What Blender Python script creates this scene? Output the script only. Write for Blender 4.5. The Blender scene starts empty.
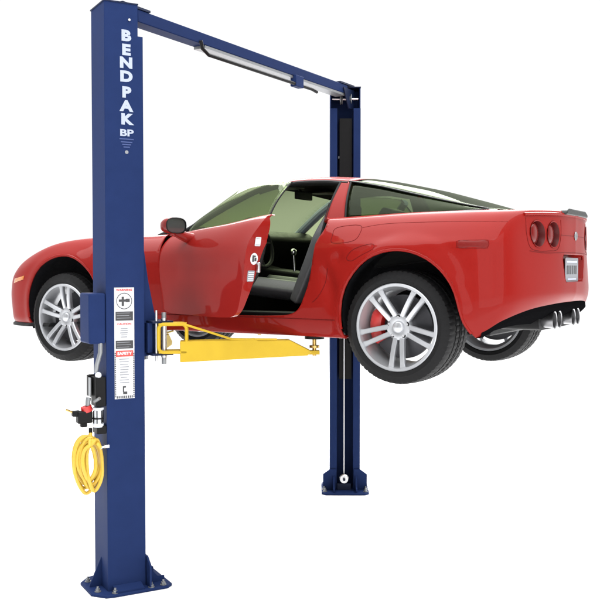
import bpy, bmesh, math, random
import numpy as np
from math import sin, cos, radians, pi, sqrt, exp, atan2
from mathutils import Vector, Matrix
from mathutils.bvhtree import BVHTree
random.seed(3)
SC = bpy.context.scene
COL = SC.collection

# ------------------------------------------------------------------ materials
def mat(name, col, rough=.5, metal=0., coat=0., spec=.5, noise=0., nscale=60., bump=0., bscale=200., emit=None):
    m = bpy.data.materials.new(name); m.use_nodes = True
    nt = m.node_tree; b = nt.nodes['Principled BSDF']
    b.inputs['Base Color'].default_value = (*col, 1)
    b.inputs['Roughness'].default_value = rough
    b.inputs['Metallic'].default_value = metal
    b.inputs['Coat Weight'].default_value = coat
    b.inputs['Coat Roughness'].default_value = .04
    b.inputs['Coat IOR'].default_value = 1.42
    b.inputs['Specular IOR Level'].default_value = spec
    tc = nt.nodes.new('ShaderNodeTexCoord')
    if noise:
        n = nt.nodes.new('ShaderNodeTexNoise'); n.inputs['Scale'].default_value = nscale
        n.inputs['Detail'].default_value = 6
        nt.links.new(tc.outputs['Object'], n.inputs['Vector'])
        r = nt.nodes.new('ShaderNodeMapRange')
        r.inputs[3].default_value = 1-noise; r.inputs[4].default_value = 1+noise
        nt.links.new(n.outputs['Fac'], r.inputs[0])
        mx = nt.nodes.new('ShaderNodeVectorMath'); mx.operation = 'SCALE'
        mx.inputs[0].default_value = col
        nt.links.new(r.outputs[0], mx.inputs['Scale'])
        nt.links.new(mx.outputs[0], b.inputs['Base Color'])
        r2 = nt.nodes.new('ShaderNodeMapRange')
        r2.inputs[3].default_value = max(0, rough*(1-noise)); r2.inputs[4].default_value = min(1, rough*(1+noise))
        nt.links.new(n.outputs['Fac'], r2.inputs[0]); nt.links.new(r2.outputs[0], b.inputs['Roughness'])
    if bump:
        n = nt.nodes.new('ShaderNodeTexNoise'); n.inputs['Scale'].default_value = bscale
        nt.links.new(tc.outputs['Object'], n.inputs['Vector'])
        bp = nt.nodes.new('ShaderNodeBump'); bp.inputs['Strength'].default_value = bump
        bp.inputs['Distance'].default_value = .002
        nt.links.new(n.outputs['Fac'], bp.inputs['Height']); nt.links.new(bp.outputs[0], b.inputs['Normal'])
    return m

def glass_mat(name, tint, refl=.5):
    m = bpy.data.materials.new(name); m.use_nodes = True
    nt = m.node_tree; nt.nodes.clear()
    o = nt.nodes.new('ShaderNodeOutputMaterial'); t = nt.nodes.new('ShaderNodeBsdfTransparent')
    g = nt.nodes.new('ShaderNodeBsdfGlossy'); mx = nt.nodes.new('ShaderNodeMixShader'); f = nt.nodes.new('ShaderNodeFresnel')
    t.inputs[0].default_value = (*tint, 1); g.inputs['Roughness'].default_value = .03
    g.inputs['Color'].default_value = (refl*.9, refl, refl*.78, 1)
    ge = nt.nodes.new('ShaderNodeNewGeometry'); io = nt.nodes.new('ShaderNodeMapRange')
    io.inputs[3].default_value = 1.5; io.inputs[4].default_value = 1/1.5
    nt.links.new(ge.outputs['Backfacing'], io.inputs[0]); nt.links.new(io.outputs[0], f.inputs[0])
    nt.links.new(f.outputs[0], mx.inputs[0]); nt.links.new(t.outputs[0], mx.inputs[1]); nt.links.new(g.outputs[0], mx.inputs[2])
    nt.links.new(mx.outputs[0], o.inputs[0])
    return m

M = {}
M['red'] = mat('red_car_paint', (.200, .0090, .0070), .40, coat=.27, spec=.02, noise=.05, nscale=4)
M['blue'] = mat('blue_powder_coat', (.0125, .0245, .082), .5, spec=.03, noise=.12, nscale=9, bump=.25, bscale=420)
M['darkblue'] = mat('dark_blue_paint', (.004, .009, .032), .5, spec=.2, noise=.1, nscale=12)
M['yellow'] = mat('yellow_powder_coat', (.46, .305, .020), .45, spec=.15, noise=.08, nscale=12, bump=.2, bscale=300)
M['hose'] = mat('yellow_hose_rubber', (.56, .37, .045), .4, spec=.4, noise=.12, nscale=60)
M['rubber'] = mat('tyre_rubber', (.0065, .0065, .007), .66, spec=.15, noise=.2, nscale=40, bump=.3, bscale=240)
M['liner'] = mat('black_wheel_liner', (.006, .006, .008), .7, spec=.2, noise=.3, nscale=14, bump=.4, bscale=60)
M['black'] = mat('black_plastic', (.005, .005, .0055), .5, spec=.15, noise=.15, nscale=20)
M['leather'] = mat('black_leather', (.006, .006, .006), .5, spec=.15, noise=.2, nscale=30, bump=.4, bscale=160)
M['carpet'] = mat('black_carpet', (.012, .012, .012), .95, spec=.1, noise=.3, nscale=200)
M['rim'] = mat('silver_wheel_paint', (.43, .44, .46), .30, metal=.6, coat=.15, noise=.03, nscale=8)
M['steel'] = mat('brushed_steel', (.55, .55, .56), .3, metal=1., noise=.15, nscale=40)
M['disc'] = mat('brake_disc_steel', (.05, .05, .055), .45, metal=.8, noise=.15, nscale=60)
M['chrome'] = mat('polished_chrome', (.62, .62, .64), .22, metal=1., noise=.05, nscale=20)
M['caliper'] = mat('red_caliper_paint', (.42, .012, .01), .4, coat=.3, noise=.06, nscale=20)
M['seam'] = mat('dark_panel_gap', (.10, .004, .004), .7, spec=.1, noise=.1)
M['white'] = mat('white_vinyl', (.52, .53, .55), .5, noise=.03, nscale=30)
M['lettering'] = mat('white_lettering', (.34, .38, .47), .5, spec=.1, noise=.04, nscale=60)
M['redprint'] = mat('red_print', (.45, .05, .04), .5, noise=.1, nscale=300)
M['blackprint'] = mat('black_print', (.03, .03, .032), .5, noise=.3, nscale=300)
M['greyprint'] = mat('grey_print', (.22, .23, .25), .5, spec=.2, noise=.1, nscale=300)
M['lens_red'] = mat('red_tail_lens', (.13, .005, .004), .25, coat=.25, spec=.2, noise=.1, nscale=60)
M['lens_amber'] = mat('amber_lens', (.45, .15, .03), .2, coat=.8, noise=.1, nscale=60)
M['lens_clear'] = mat('reverse_lens', (.13, .008, .007), .4, coat=.0, spec=.15, noise=.1, nscale=60)
M['brass'] = mat('brass_fitting', (.55, .36, .12), .3, metal=1., noise=.1)
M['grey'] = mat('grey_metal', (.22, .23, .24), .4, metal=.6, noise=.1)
M['bowl'] = mat('clear_grey_bowl', (.55, .58, .62), .15, coat=.8, noise=.1)
M['floor'] = mat('white_studio_floor', (.93, .93, .93), .7, spec=.05, noise=.01, nscale=2)
M['glass'] = glass_mat('green_tinted_glass', (.60, .66, .50), .30)
M['glasslt'] = glass_mat('light_green_glass', (.70, .76, .57), .34)
M['rearglass'] = glass_mat('dark_green_glass', (.33, .39, .27), .27)
M['tunnel_shade'] = mat('shadow_red_lamp_well', (.06, .003, .003), .4, spec=.2, noise=.1)  # shadow inside the lamp wells painted in as darker red
M['seat'] = mat('grey_black_seat_leather', (.060, .060, .066), .4, spec=.4, noise=.2, nscale=30, bump=.4, bscale=160)
M['beamblue'] = mat('beam_blue_paint', (.009, .019, .068), .5, spec=.03, noise=.1, nscale=9)
M['diffuser'] = mat('black_diffuser_plastic', (.004, .004, .0045), .6, spec=.0)
M['logo'] = mat('faded_blue_print', (.06, .085, .20), .5, spec=.05, noise=.2, nscale=200)
M['tip'] = mat('sooty_steel', (.30, .30, .31), .35, metal=1., noise=.25, nscale=40)
M['darkgrey'] = mat('dark_grey_plastic', (.014, .017, .016), .4, spec=.3, noise=.1)
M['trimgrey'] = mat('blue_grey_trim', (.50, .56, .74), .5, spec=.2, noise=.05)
M['mirror'] = mat('mirror_glass', (.10, .11, .11), .12, metal=.6, noise=.1)
M['bluetrim'] = mat('blue_grey_webbing', (.20, .25, .42), .6, noise=.1)

# ------------------------------------------------------------------ object helpers
def link(name, me, m, parent=None, smooth=True, angle=35):
    o = bpy.data.objects.new(name, me); COL.objects.link(o)
    if m is not None:
        for q in (m if isinstance(m, (list, tuple)) else [m]): me.materials.append(q)
    if smooth:
        for p in me.polygons: p.use_smooth = True
        try: me.set_sharp_from_angle(angle=radians(angle))
        except Exception: pass
    if parent: o.parent = parent
    return o
def obj(name, bm, m, parent=None, smooth=True, angle=35, doubles=True):
    if doubles: bmesh.ops.remove_doubles(bm, verts=bm.verts, dist=1e-5)
    bmesh.ops.recalc_face_normals(bm, faces=bm.faces)
    me = bpy.data.meshes.new(name); bm.to_mesh(me); bm.free()
    return link(name, me, m, parent, smooth, angle)
def empty(name, loc, parent=None):
    o = bpy.data.objects.new(name, None); COL.objects.link(o); o.location = loc
    o.empty_display_size = .1
    if parent: o.parent = parent
    return o
def tag(o, label=None, cat=None, group=None, kind=None):
    if label: o['label'] = label
    if cat: o['category'] = cat
    if group: o['group'] = group
    if kind: o['kind'] = kind
    return o
def bevel(o, w=.004, seg=2, ang=40):
    md = o.modifiers.new('bevel', 'BEVEL'); md.width = w; md.segments = seg
    md.limit_method = 'ANGLE'; md.angle_limit = radians(ang)
    return o

ID = lambda p: p
def box(bm, lo, hi, f=ID):
    vs = [bm.verts.new(f((x, y, z))) for z in (lo[2], hi[2]) for (x, y) in ((lo[0], lo[1]), (hi[0], lo[1]), (hi[0], hi[1]), (lo[0], hi[1]))]
    for q in ((0, 3, 2, 1), (4, 5, 6, 7), (0, 1, 5, 4), (1, 2, 6, 5), (2, 3, 7, 6), (3, 0, 4, 7)):
        bm.faces.new([vs[i] for i in q])
def prism(bm, pts, a, b, f=ID):
    """pts: list of (p,q); extruded from a to b; f maps (p, q, t) to space"""
    A = [bm.verts.new(f((p, q, a))) for p, q in pts]; B = [bm.verts.new(f((p, q, b))) for p, q in pts]
    n = len(pts)
    bm.faces.new(A[::-1]); bm.faces.new(B)
    for i in range(n): bm.faces.new([A[i], A[(i+1) % n], B[(i+1) % n], B[i]])
def tube(bm, pts, r, seg=10, caps=True):
    pts = [Vector(p) for p in pts]; rings = []
    n = len(pts); prev = None
    for i, p in enumerate(pts):
        t = (pts[min(i+1, n-1)]-pts[max(i-1, 0)]).normalized()
        if prev is None:
            a = Vector((0, 0, 1)) if abs(t.z) < .9 else Vector((1, 0, 0))
            u = t.cross(a).normalized()
        else:
            u = (prev-t*prev.dot(t)).normalized()
        prev = u; w = t.cross(u)
        rr = r[i] if isinstance(r, (list, tuple)) else r
        rings.append([bm.verts.new(p+u*rr*cos(2*pi*k/seg)+w*rr*sin(2*pi*k/seg)) for k in range(seg)])
    for a, b in zip(rings, rings[1:]):
        for k in range(seg): bm.faces.new([a[k], a[(k+1) % seg], b[(k+1) % seg], b[k]])
    if caps:
        bm.faces.new(rings[0][::-1]); bm.faces.new(rings[-1])
def cyl(bm, a, b, r, seg=20): tube(bm, [a, b], r, seg)
def lathe(bm, prof, seg=64, f=ID, mod=None, close=False):
    """prof: list of (axial y, r), axis = Y"""
    rings = []
    for k in range(seg):
        th = 2*pi*k/seg; row = []
        for i, (y, r) in enumerate(prof):
            rr = r+(mod(i, k) if mod else 0)
            row.append(bm.verts.new(f((rr*cos(th), y, rr*sin(th)))))
        rings.append(row)
    n = len(prof)
    for k in range(seg):
        a, b = rings[k], rings[(k+1) % seg]
        for i in range(n if close else n-1):
            j = (i+1) % n
            try: bm.faces.new([a[i], a[j], b[j], b[i]])
            except ValueError: pass
def smooth_poly(pts, closed=True, n=8):
    P = [np.array(p, float) for p in pts]; out = []; N = len(P)
    rng = range(N) if closed else range(N-1)
    for i in rng:
        if closed: p0, p1, p2, p3 = P[i-1], P[i], P[(i+1) % N], P[(i+2) % N]
        else: p0, p1, p2, p3 = P[max(i-1, 0)], P[i], P[i+1], P[min(i+2, N-1)]
        for k in range(n):
            t = k/n
            out.append(.5*((2*p1)+(-p0+p2)*t+(2*p0-5*p1+4*p2-p3)*t*t+(-p0+3*p1-3*p2+p3)*t**3))
    if not closed: out.append(P[-1])
    return [tuple(p) for p in out]
def text_mesh(s, size, ext=.0006, bold=0., sx=1.):
    cu = bpy.data.curves.new('lettering', 'FONT'); cu.body = s; cu.size = size; cu.extrude = ext
    cu.align_x = 'CENTER'; cu.align_y = 'CENTER'; cu.offset = bold
    cu.resolution_u = 4
    o = bpy.data.objects.new('tmp_text', cu); COL.objects.link(o)
    dg = bpy.context.evaluated_depsgraph_get()
    me = bpy.data.meshes.new_from_object(o.evaluated_get(dg))
    bpy.data.objects.remove(o); bpy.data.curves.remove(cu)
    for v in me.vertices: v.co.x *= sx
    return me

# ------------------------------------------------------------------ measured layout (metres)
CAM = (3.87389, -4.21715, 1.99245); YAW = .536664; PITCH = .0338737; FPX = 927.108
H = 3.598; W1 = .2434; W2 = .2692; YC = 1.6749
CAR = (-1.09734, YC, 1.394)            # car local: x from front axle rearward, y across, z from resting ground
E1 = Vector((cos(radians(60)), sin(radians(60)), 0)); E2 = Vector((-sin(radians(60)), cos(radians(60)), 0))
def near(p):
    q = E1*p[0]+E2*p[1]; return Vector((q.x, q.y, p[2]))
def far(p):
    q = near(p); return Vector((q.x, 2*YC-q.y, q.z))

# ================================================================== CAR BODY
# columns front to rear; each: underside, bottom edge, low, mid, upper, shoulder, top, top, centre as (x, halfwidth, z)
NET = [
 [(-.80,0,.17),(-.88,0,.19),(-.91,0,.30),(-.925,0,.42),(-.91,0,.52),(-.86,0,.58),(-.80,0,.60),(-.70,0,.63),(-.60,0,.65)],
 [(-.77,.33,.17),(-.85,.35,.185),(-.88,.36,.30),(-.89,.36,.42),(-.87,.36,.53),(-.81,.35,.60),(-.75,.24,.635),(-.66,.12,.66),(-.55,0,.67)],
 [(-.70,.58,.17),(-.78,.63,.185),(-.80,.65,.30),(-.81,.65,.43),(-.78,.64,.54),(-.71,.60,.63),(-.62,.42,.67),(-.52,.2,.69),(-.43,0,.70)],
 [(-.60,.72,.17),(-.665,.785,.185),(-.68,.80,.30),(-.685,.80,.44),(-.66,.785,.57),(-.57,.72,.675),(-.47,.5,.70),(-.4,.25,.72),(-.32,0,.73)],
 [(-.43,.80,.17),(-.47,.88,.185),(-.47,.895,.30),(-.47,.895,.46),(-.45,.875,.62),(-.38,.76,.745),(-.32,.52,.735),(-.25,.26,.755),(-.2,0,.76)],
 [(-.22,.84,.18),(-.22,.92,.19),(-.22,.935,.32),(-.22,.935,.5),(-.21,.91,.68),(-.17,.775,.795),(-.1,.54,.77),(-.08,.27,.785),(-.05,0,.79)],
 [(.1,.85,.18),(.1,.925,.19),(.1,.945,.33),(.1,.945,.52),(.1,.925,.70),(.1,.78,.82),(.1,.55,.79),(.1,.28,.805),(.1,0,.81)],
 [(.45,.85,.18),(.45,.92,.19),(.45,.935,.34),(.45,.935,.53),(.45,.915,.70),(.45,.78,.825),(.45,.56,.82),(.42,.28,.84),(.38,0,.845)],
 [(.8,.84,.18),(.8,.905,.19),(.8,.92,.34),(.8,.925,.54),(.8,.905,.71),(.8,.79,.825),(.78,.64,.84),(.70,.33,.855),(.64,0,.86)],
 [(1.2,.83,.18),(1.2,.895,.19),(1.2,.912,.35),(1.2,.915,.54),(1.2,.90,.72),(1.2,.80,.845),(1.2,.70,.86),(1.2,.4,.86),(1.2,0,.86)],
 [(1.6,.83,.18),(1.6,.895,.19),(1.6,.912,.35),(1.6,.915,.54),(1.6,.90,.73),(1.6,.80,.865),(1.6,.70,.88),(1.6,.4,.88),(1.6,0,.88)],
 [(2.0,.85,.18),(2.0,.91,.19),(2.0,.925,.35),(2.0,.925,.54),(2.0,.91,.73),(2.0,.81,.89),(2.0,.68,.915),(2.0,.4,.92),(2.0,0,.92)],
 [(2.3,.86,.18),(2.3,.94,.19),(2.3,.955,.36),(2.3,.955,.55),(2.3,.94,.74),(2.3,.82,.90),(2.3,.66,.925),(2.3,.35,.93),(2.3,0,.93)],
 [(2.685,.87,.18),(2.685,.955,.19),(2.685,.97,.36),(2.685,.97,.55),(2.685,.955,.75),(2.685,.82,.915),(2.685,.65,.935),(2.685,.3,.94),(2.685,0,.94)],
 [(3.0,.86,.18),(3.0,.945,.195),(3.0,.965,.36),(3.0,.965,.56),(3.0,.945,.76),(3.0,.815,.92),(3.0,.62,.935),(3.0,.3,.945),(3.0,0,.95)],
 [(3.17,.84,.215),(3.18,.915,.225),(3.20,.935,.37),(3.20,.93,.57),(3.19,.91,.77),(3.17,.79,.92),(3.17,.6,.935),(3.17,.3,.945),(3.17,0,.95)],
 [(3.26,.80,.29),(3.29,.84,.30),(3.325,.85,.40),(3.325,.845,.57),(3.315,.83,.77),(3.29,.735,.92),(3.27,.54,.94),(3.26,.28,.95),(3.26,0,.953)],
 [(3.34,.62,.345),(3.38,.64,.355),(3.405,.65,.44),(3.40,.645,.57),(3.385,.64,.77),(3.375,.585,.925),(3.35,.44,.943),(3.33,.23,.952),(3.32,0,.956)],
 [(3.40,.31,.37),(3.435,.32,.38),(3.464,.32,.45),(3.462,.32,.58),(3.458,.32,.77),(3.458,.30,.93),(3.43,.22,.948),(3.41,.11,.956),(3.40,0,.958)],
 [(3.43,0,.375),(3.452,0,.385),(3.484,0,.45),(3.482,0,.58),(3.478,0,.77),(3.478,0,.93),(3.46,0,.95),(3.45,0,.958),(3.44,0,.96)],
]
NS_T, NS_V = 15, 12
def refine(A, n):
    N = A.shape[0]; out = []
    for i in range(N-1):
        p0 = A[i-1] if i > 0 else 2*A[0]-A[1]
        p1, p2 = A[i], A[i+1]
        p3 = A[i+2] if i+2 < N else 2*A[-1]-A[-2]
        for k in range(n):
            t = k/n
            out.append(.5*((2*p1)+(-p0+p2)*t+(2*p0-5*p1+4*p2-p3)*t*t+(-p0+3*p1-3*p2+p3)*t**3))
    out.append(A[-1]); return np.array(out)
G = refine(np.array(NET, float), NS_T)
G = np.swapaxes(refine(np.swapaxes(G, 0, 1), NS_V), 0, 1)     # [T, V, 3]
NT, NV = G.shape[:2]
G[..., 1] = np.maximum(G[..., 1], 0); G[:, -1, 1] = 0; G[0, :, 1] = 0; G[-1, :, 1] = 0
VB = int(5.45*NS_V)                                            # belt row
AF = (0., .325, .372); AR = (2.70, .325, .384)                 # wheel arches x, z, radius
# shape details: flares round the arches, a soft character line, the scoop before the rear wheel
X, Wd, Z = G[..., 0], G[..., 1], G[..., 2]
side = np.clip((5.2*NS_V-np.arange(NV))/(1.5*NS_V), 0, 1)[None, :]
for (ax, az, ar) in (AF, AR):
    r = np.sqrt((X-ax)**2+(Z-az)**2)
    Wd += side*.016*np.exp(-((r-ar)/.05)**2)
Wd += side*.010*np.exp(-((Z-.745)/.028)**2)*np.clip((X-2.2)/.3, 0, 1)*np.clip((3.35-X)/.3, 0, 1)
Wd -= side*.012*np.exp(-((Z-.60)/.07)**2)*np.clip((X-.9)/.25, 0, 1)*np.clip((2.0-X)/.25, 0, 1)
# concave scoop ahead of the rear wheel
Wd -= side*.030*np.exp(-((X-2.235+.25*(Z-.5))/.05)**2-((Z-.50)/.12)**2)
Wd -= side*.018*np.exp(-((X-2.30)/.045)**2-((Z-.655)/.045)**2)
er = np.sqrt(((X-2.76)/.36)**2+((Z-.43)/.37)**2)
Wd += side*.013/(1+np.exp((er-1)/.022))*np.clip((Z-.5)/.15, 0, 1)
G[0, :, 1] = 0; G[-1, :, 1] = 0; G[:, -1, 1] = 0

DOOR = smooth_poly([(.845, .88), (.90, .62), (.945, .40), (1.00, .305), (1.35, .295), (1.78, .298), (1.975, .325), (2.055, .44), (2.098, .58), (2.118, .74), (2.115, .93), (1.5, 1.1), (.9, 1.0)], True, 8)
def poly_sd(poly):
    P = np.array(poly); Q = np.roll(P, -1, 0)
    def f(x, z):
        p = np.array((x, z)); d = Q-P; t = np.clip(((p-P)*d).sum(1)/(d*d).sum(1), 0, 1)
        c = P+d*t[:, None]; dd = np.hypot(*(c-p).T); i = int(dd.argmin())
        cond = (P[:, 1] > z) != (Q[:, 1] > z)
        with np.errstate(divide='ignore', invalid='ignore'):
            xs = P[:, 0]+(z-P[:, 1])/(Q[:, 1]-P[:, 1])*(Q[:, 0]-P[:, 0])
        ins = (np.sum(cond & (x < xs)) % 2) == 1
        return (dd[i] if ins else -dd[i]), tuple(c[i])
    return f
def circ_sd(cx, cz, r):
    def f(x, z):
        d = math.hypot(x-cx, z-cz) or 1e-9
        return r-d, (cx+(x-cx)/d*r, cz+(z-cz)/d*r)
    return f
def rrect(cx, cz, wx, wz, r, taper=0., n=6):
    pts = []
    for (sx, sz, a0) in ((1, 1, 0), (-1, 1, 90), (-1, -1, 180), (1, -1, 270)):
        hx = wx*(1+taper*sz)
        for k in range(n+1):
            a = radians(a0+90*k/n); pts.append((cx+sx*(hx-r)+r*cos(a), cz+sz*(wz-r)+r*sin(a)))
    return pts
LAMPS = [(.560, .800, .076), (.385, .800, .076)]
PLATE_POCKET = rrect(0, .600, .235, .085, .03, .08)
ARCH_R = [(AR[0]+AR[2]*cos(radians(a)), AR[1]+AR[2]*sin(radians(a))) for a in range(208, 11, -4)]+[(3.092, .345), (3.107, .30), (3.130, .255), (3.158, .21), (3.19, .155)]
holes_side = [circ_sd(*AF), poly_sd(ARCH_R+[(3.2, .05), (2.35, .05)]), poly_sd(DOOR)]
holes_tail = [circ_sd(a, b, c) for a, b, c in LAMPS]+[poly_sd(PLATE_POCKET)]
def bm_from(V, F):
    bm = bmesh.new(); vv = [bm.verts.new(v) for v in V]
    for f in F:
        try: bm.faces.new([vv[i] for i in f])
        except ValueError: pass
    return bm

# full uncut surface for look-ups on the side and the tail
bmf = bm_from([(p[0], -p[1], p[2]) for row in G for p in row], [[i*NV+j, (i+1)*NV+j, (i+1)*NV+j+1, i*NV+j+1] for i in range(NT-1) for j in range(NV-1)])
bmf.normal_update(); FULL = BVHTree.FromBMesh(bmf); bmf.free()
def build_half(sgn, keep_door=False):
    """returns verts, faces for one half; door opening, arches, lamp holes snapped clean"""
    P = G.copy(); ins = np.zeros((len(holes_side)+len(holes_tail), NT, NV), bool); tgt = {}
    gap = .0035
    if keep_door:
        f = holes_side[2]
        insd = np.zeros((NT, NV), bool)
        for i in range(NT):
            if not (.7 < P[i, 20, 0] < 2.35): continue
            for j in range(0, VB+1):
                d, c = f(P[i, j, 0], P[i, j, 2])
                if d > gap: insd[i, j] = True
                elif d > -.035:
                    x, z = P[i, j, 0], P[i, j, 2]
                    v = np.array((c[0]-x, c[1]-z)) if d < 0 else np.array((x-c[0], z-c[1]))
                    n = np.linalg.norm(v) or 1e-9
                    tgt[(i, j)] = (c[0]+v[0]/n*gap, c[1]+v[1]/n*gap)
        faces = []
        for i in range(NT-1):
            for j in range(0, VB):
                q = [(i, j), (i+1, j), (i+1, j+1), (i, j+1)]
                if any(insd[a] for a in q) and all(insd[a] or a in tgt for a in q): faces.append(q)
        for k, t in tgt.items(): P[k][0], P[k][2] = t
    else:
        for i in range(NT):
            for j in range(0, NV):
                x, w, z = P[i, j]
                if j <= VB:
                    for h, f in enumerate(holes_side):
                        if h < 2 and z > .95: continue
                        d, c = f(x, z)
                        if d > 0:
                            ins[h, i, j] = True
                            if d < .05: tgt[(i, j)] = ('s', c)
                if x > 3.30 and j < 5*NS_V:
                    for h, f in enumerate(holes_tail):
                        d, c = f(w, z)
                        if d > 0:
                            ins[3+h, i, j] = True
                            if d < .05: tgt[(i, j)] = ('t', c)
        faces = []
        for i in range(NT-1):
            for j in range(NV-1):
                q = [(i, j), (i+1, j), (i+1, j+1), (i, j+1)]
                if any(all(ins[h][a] for a in q) for h in range(ins.shape[0])): continue
                xm = np.mean([P[a][0] for a in q])
                if j >= VB and .93 < xm < 3.10 and j > VB+(-1 if xm < 2.12 else 2): continue
                if j >= 6*NS_V and .80 < xm < 3.10: continue
                faces.append(q)
        for k, (m, t) in tgt.items():
            if m == 's': P[k][0], P[k][2] = t
            else: P[k][1], P[k][2] = t
    for k in tgt:
        x, w, z = P[k]
        tail_ = (not keep_door) and tgt[k][0] == 't'
        for _ in range(4):
            h = FULL.find_nearest(Vector((x, -w, z)))
            if tail_: x = h[0].x
            else: w = -h[0].y
        P[k][0] = x; P[k][1] = w
    vs = {}; V = []; Fc = []
    for q in faces:
        f = []
        for a in q:
            if a not in vs:
                vs[a] = len(V); p = P[a]; V.append((p[0], sgn*p[1], p[2]))
            f.append(vs[a])
        if sgn > 0: f = f[::-1]
        Fc.append(f)
    return V, Fc
car = empty('sports_car', CAR)
tag(car, 'shiny red two door sports coupe raised on the blue lift with its near door open', 'car')
V1, F1 = build_half(-1); V2, F2 = build_half(1)
n = len(V1)
bm = bm_from(V1+V2, F1+[[i+n for i in f] for f in F2])
bmesh.ops.remove_doubles(bm, verts=bm.verts, dist=2e-4)
bmesh.ops.dissolve_degenerate(bm, edges=bm.edges, dist=1e-5)
bmesh.ops.recalc_face_normals(bm, faces=bm.faces)
# make sure normals point outwards
bm.faces.ensure_lookup_table()
out = sum(1 for f in bm.faces if (f.normal.y*(1 if f.calc_center_median().y > 0 else -1)) > 0.3)
inn = sum(1 for f in bm.faces if (f.normal.y*(1 if f.calc_center_median().y > 0 else -1)) < -0.3)
if inn > out: bmesh.ops.reverse_faces(bm, faces=bm.faces)
BODY = BVHTree.FromBMesh(bm)
me = bpy.data.meshes.new('body'); bm.to_mesh(me); bm.free()
body = link('body', me, M['red'], car, True, 50)
md = body.modifiers.new('shell', 'SOLIDIFY'); md.thickness = .014; md.offset = -1

def on_side(x, z, off=.0015, sgn=-1):
    h = FULL.ray_cast(Vector((x, -2, z)), Vector((0, 1, 0)))
    if h[0] is None: return None
    n = h[1] if h[1].y < 0 else -h[1]
    p = h[0]+n*off
    return Vector((p.x, p.y*(-sgn) if sgn > 0 else p.y, p.z)) if sgn < 0 else Vector((p.x, -p.y, p.z))
def on_tail(y, z, off=.0015):
    h = FULL.ray_cast(Vector((5, -abs(y), z)), Vector((-1, 0, 0)))
    if h[0] is None: return None
    n = h[1] if h[1].x > 0 else -h[1]
    p = h[0]+n*off
    return Vector((p.x, p.y if y <= 0 else -p.y, p.z))
def seam(pts, r=.0022, fn=on_side, n=8, closed=False, m='seam', parent=None, name='panel_seam', sides=(-1, 1)):
    q = smooth_poly(pts, closed, n)
    if closed: q.append(q[0])
    for s in sides:
        bm = bmesh.new()
        P3 = []
        for a, b in q:
            p = fn(a, b, .0003) if s < 0 else fn(a, b, .0003)
            if p is not None: P3.append(Vector((p.x, p.y*(1 if s < 0 else -1), p.z)))
        if len(P3) > 2: tube(bm, P3, r, 6)
        obj(name, bm, M[m], parent or body)
seam([(.50, .287), (1.0, .285), (1.7, .285), (2.28, .285)], .0028)
# fuel door on the left rear fender
seam([(2.25, .850), (2.41, .860), (2.425, .80), (2.385, .762), (2.25, .755), (2.235, .80)], .0018, n=4, closed=True, sides=(-1,), name='fuel_door_seam')
# scoop outlines round the rear fender
seam([(2.43, .845), (2.60, .866), (2.95, .868), (3.3, .862)], .0012)
seam([(2.36, .66), (2.41, .715), (2.53, .745), (2.55, .715), (2.46, .675), (2.40, .645)], .0016, n=4, closed=True)
seam([(2.215, .60), (2.195, .50), (2.16, .43), (2.11, .39)], .0018)
# brake duct opening in the fender ahead of the rear wheel
def patch(poly, fn, off, name, m, parent, thick=.004, cen=None, flip=1):
    """a thin lens or panel that follows the body surface"""
    bm = bmesh.new(); P = np.array(poly); c = P.mean(0)
    rings = []
    for s, o in ((1.0, -.002), (1.0, off*.6), (.9, off), (.5, off*1.15)):
        rings.append([bm.verts.new(fn(*(c+(p-c)*s), o)) for p in P])
    cc = bm.verts.new(fn(c[0], c[1], off*1.2)); k = len(P)
    for a, b in zip(rings, rings[1:]):
        for i in range(k): bm.faces.new([a[i], a[(i+1) % k], b[(i+1) % k], b[i]])
    for i in range(k): bm.faces.new([rings[-1][i], rings[-1][(i+1) % k], cc])
    return obj(name, bm, M[m], parent)
for s in (-1, 1):
    fn = (lambda x, z, o, s=s: (lambda p: Vector((p.x, p.y*(1 if s < 0 else -1), p.z)))(on_side(x, z, o)))
    patch(rrect(3.145, .735, .082, .020, .018, -.0), fn, .0035, 'side_marker', 'lens_clear', car)
    patch([(-.62, .485), (-.45, .515), (-.44, .545), (-.61, .520)], fn, .006, 'side_marker', 'lens_amber', car)
    # front fender vent behind the wheel
    patch([(.50, .70), (.64, .66), (.66, .50), (.62, .40), (.56, .50)], fn, .002, 'fender_vent', 'black', car)

seam(rrect(3.145, .735, .086, .023, .02)[::3], .0014, n=3, closed=True)
# wheel arch liners
for (ax, az, ar) in (AF, AR):
    for s in (-1, 1):
        bm = bmesh.new(); yo = .915*s; yi = .52*s
        seg = 48; rows = []
        for k in range(seg+1):
            a0_ = -4 if ax > 1 else -28; a = radians(a0_+(208-a0_)*k/seg)
            rows.append([bm.verts.new((ax+rr*cos(a), y, az+rr*sin(a))) for rr, y in ((ar+.006, yo), (ar+.008, yo-.06*s), (ar+.035, yo-.17*s), (ar+.035+.006*(k % 6 == 0), yi), (.10, yi))])
        for a, b in zip(rows, rows[1:]):
            for i in range(4): bm.faces.new([a[i], a[i+1], b[i+1], b[i]])
        obj('wheel_arch_liner', bm, M['liner'], car)
        P3 = []
        path = [(ax+(ar+.003)*cos(radians(-24+228*k/72)), az+(ar+.003)*sin(radians(-24+228*k/72))) for k in range(73)] if ax < 1 else smooth_poly(ARCH_R, False, 2)
        for (px_, pz_) in path:
            p = on_side(px_, pz_, -.006)
            if p is not None and p.z > .225: P3.append(Vector((p.x, p.y*(1 if s < 0 else -1), p.z)))
        bm = bmesh.new(); tube(bm, P3, .0095, 10); obj('wheel_arch_lip', bm, M['red'], body)

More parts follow.
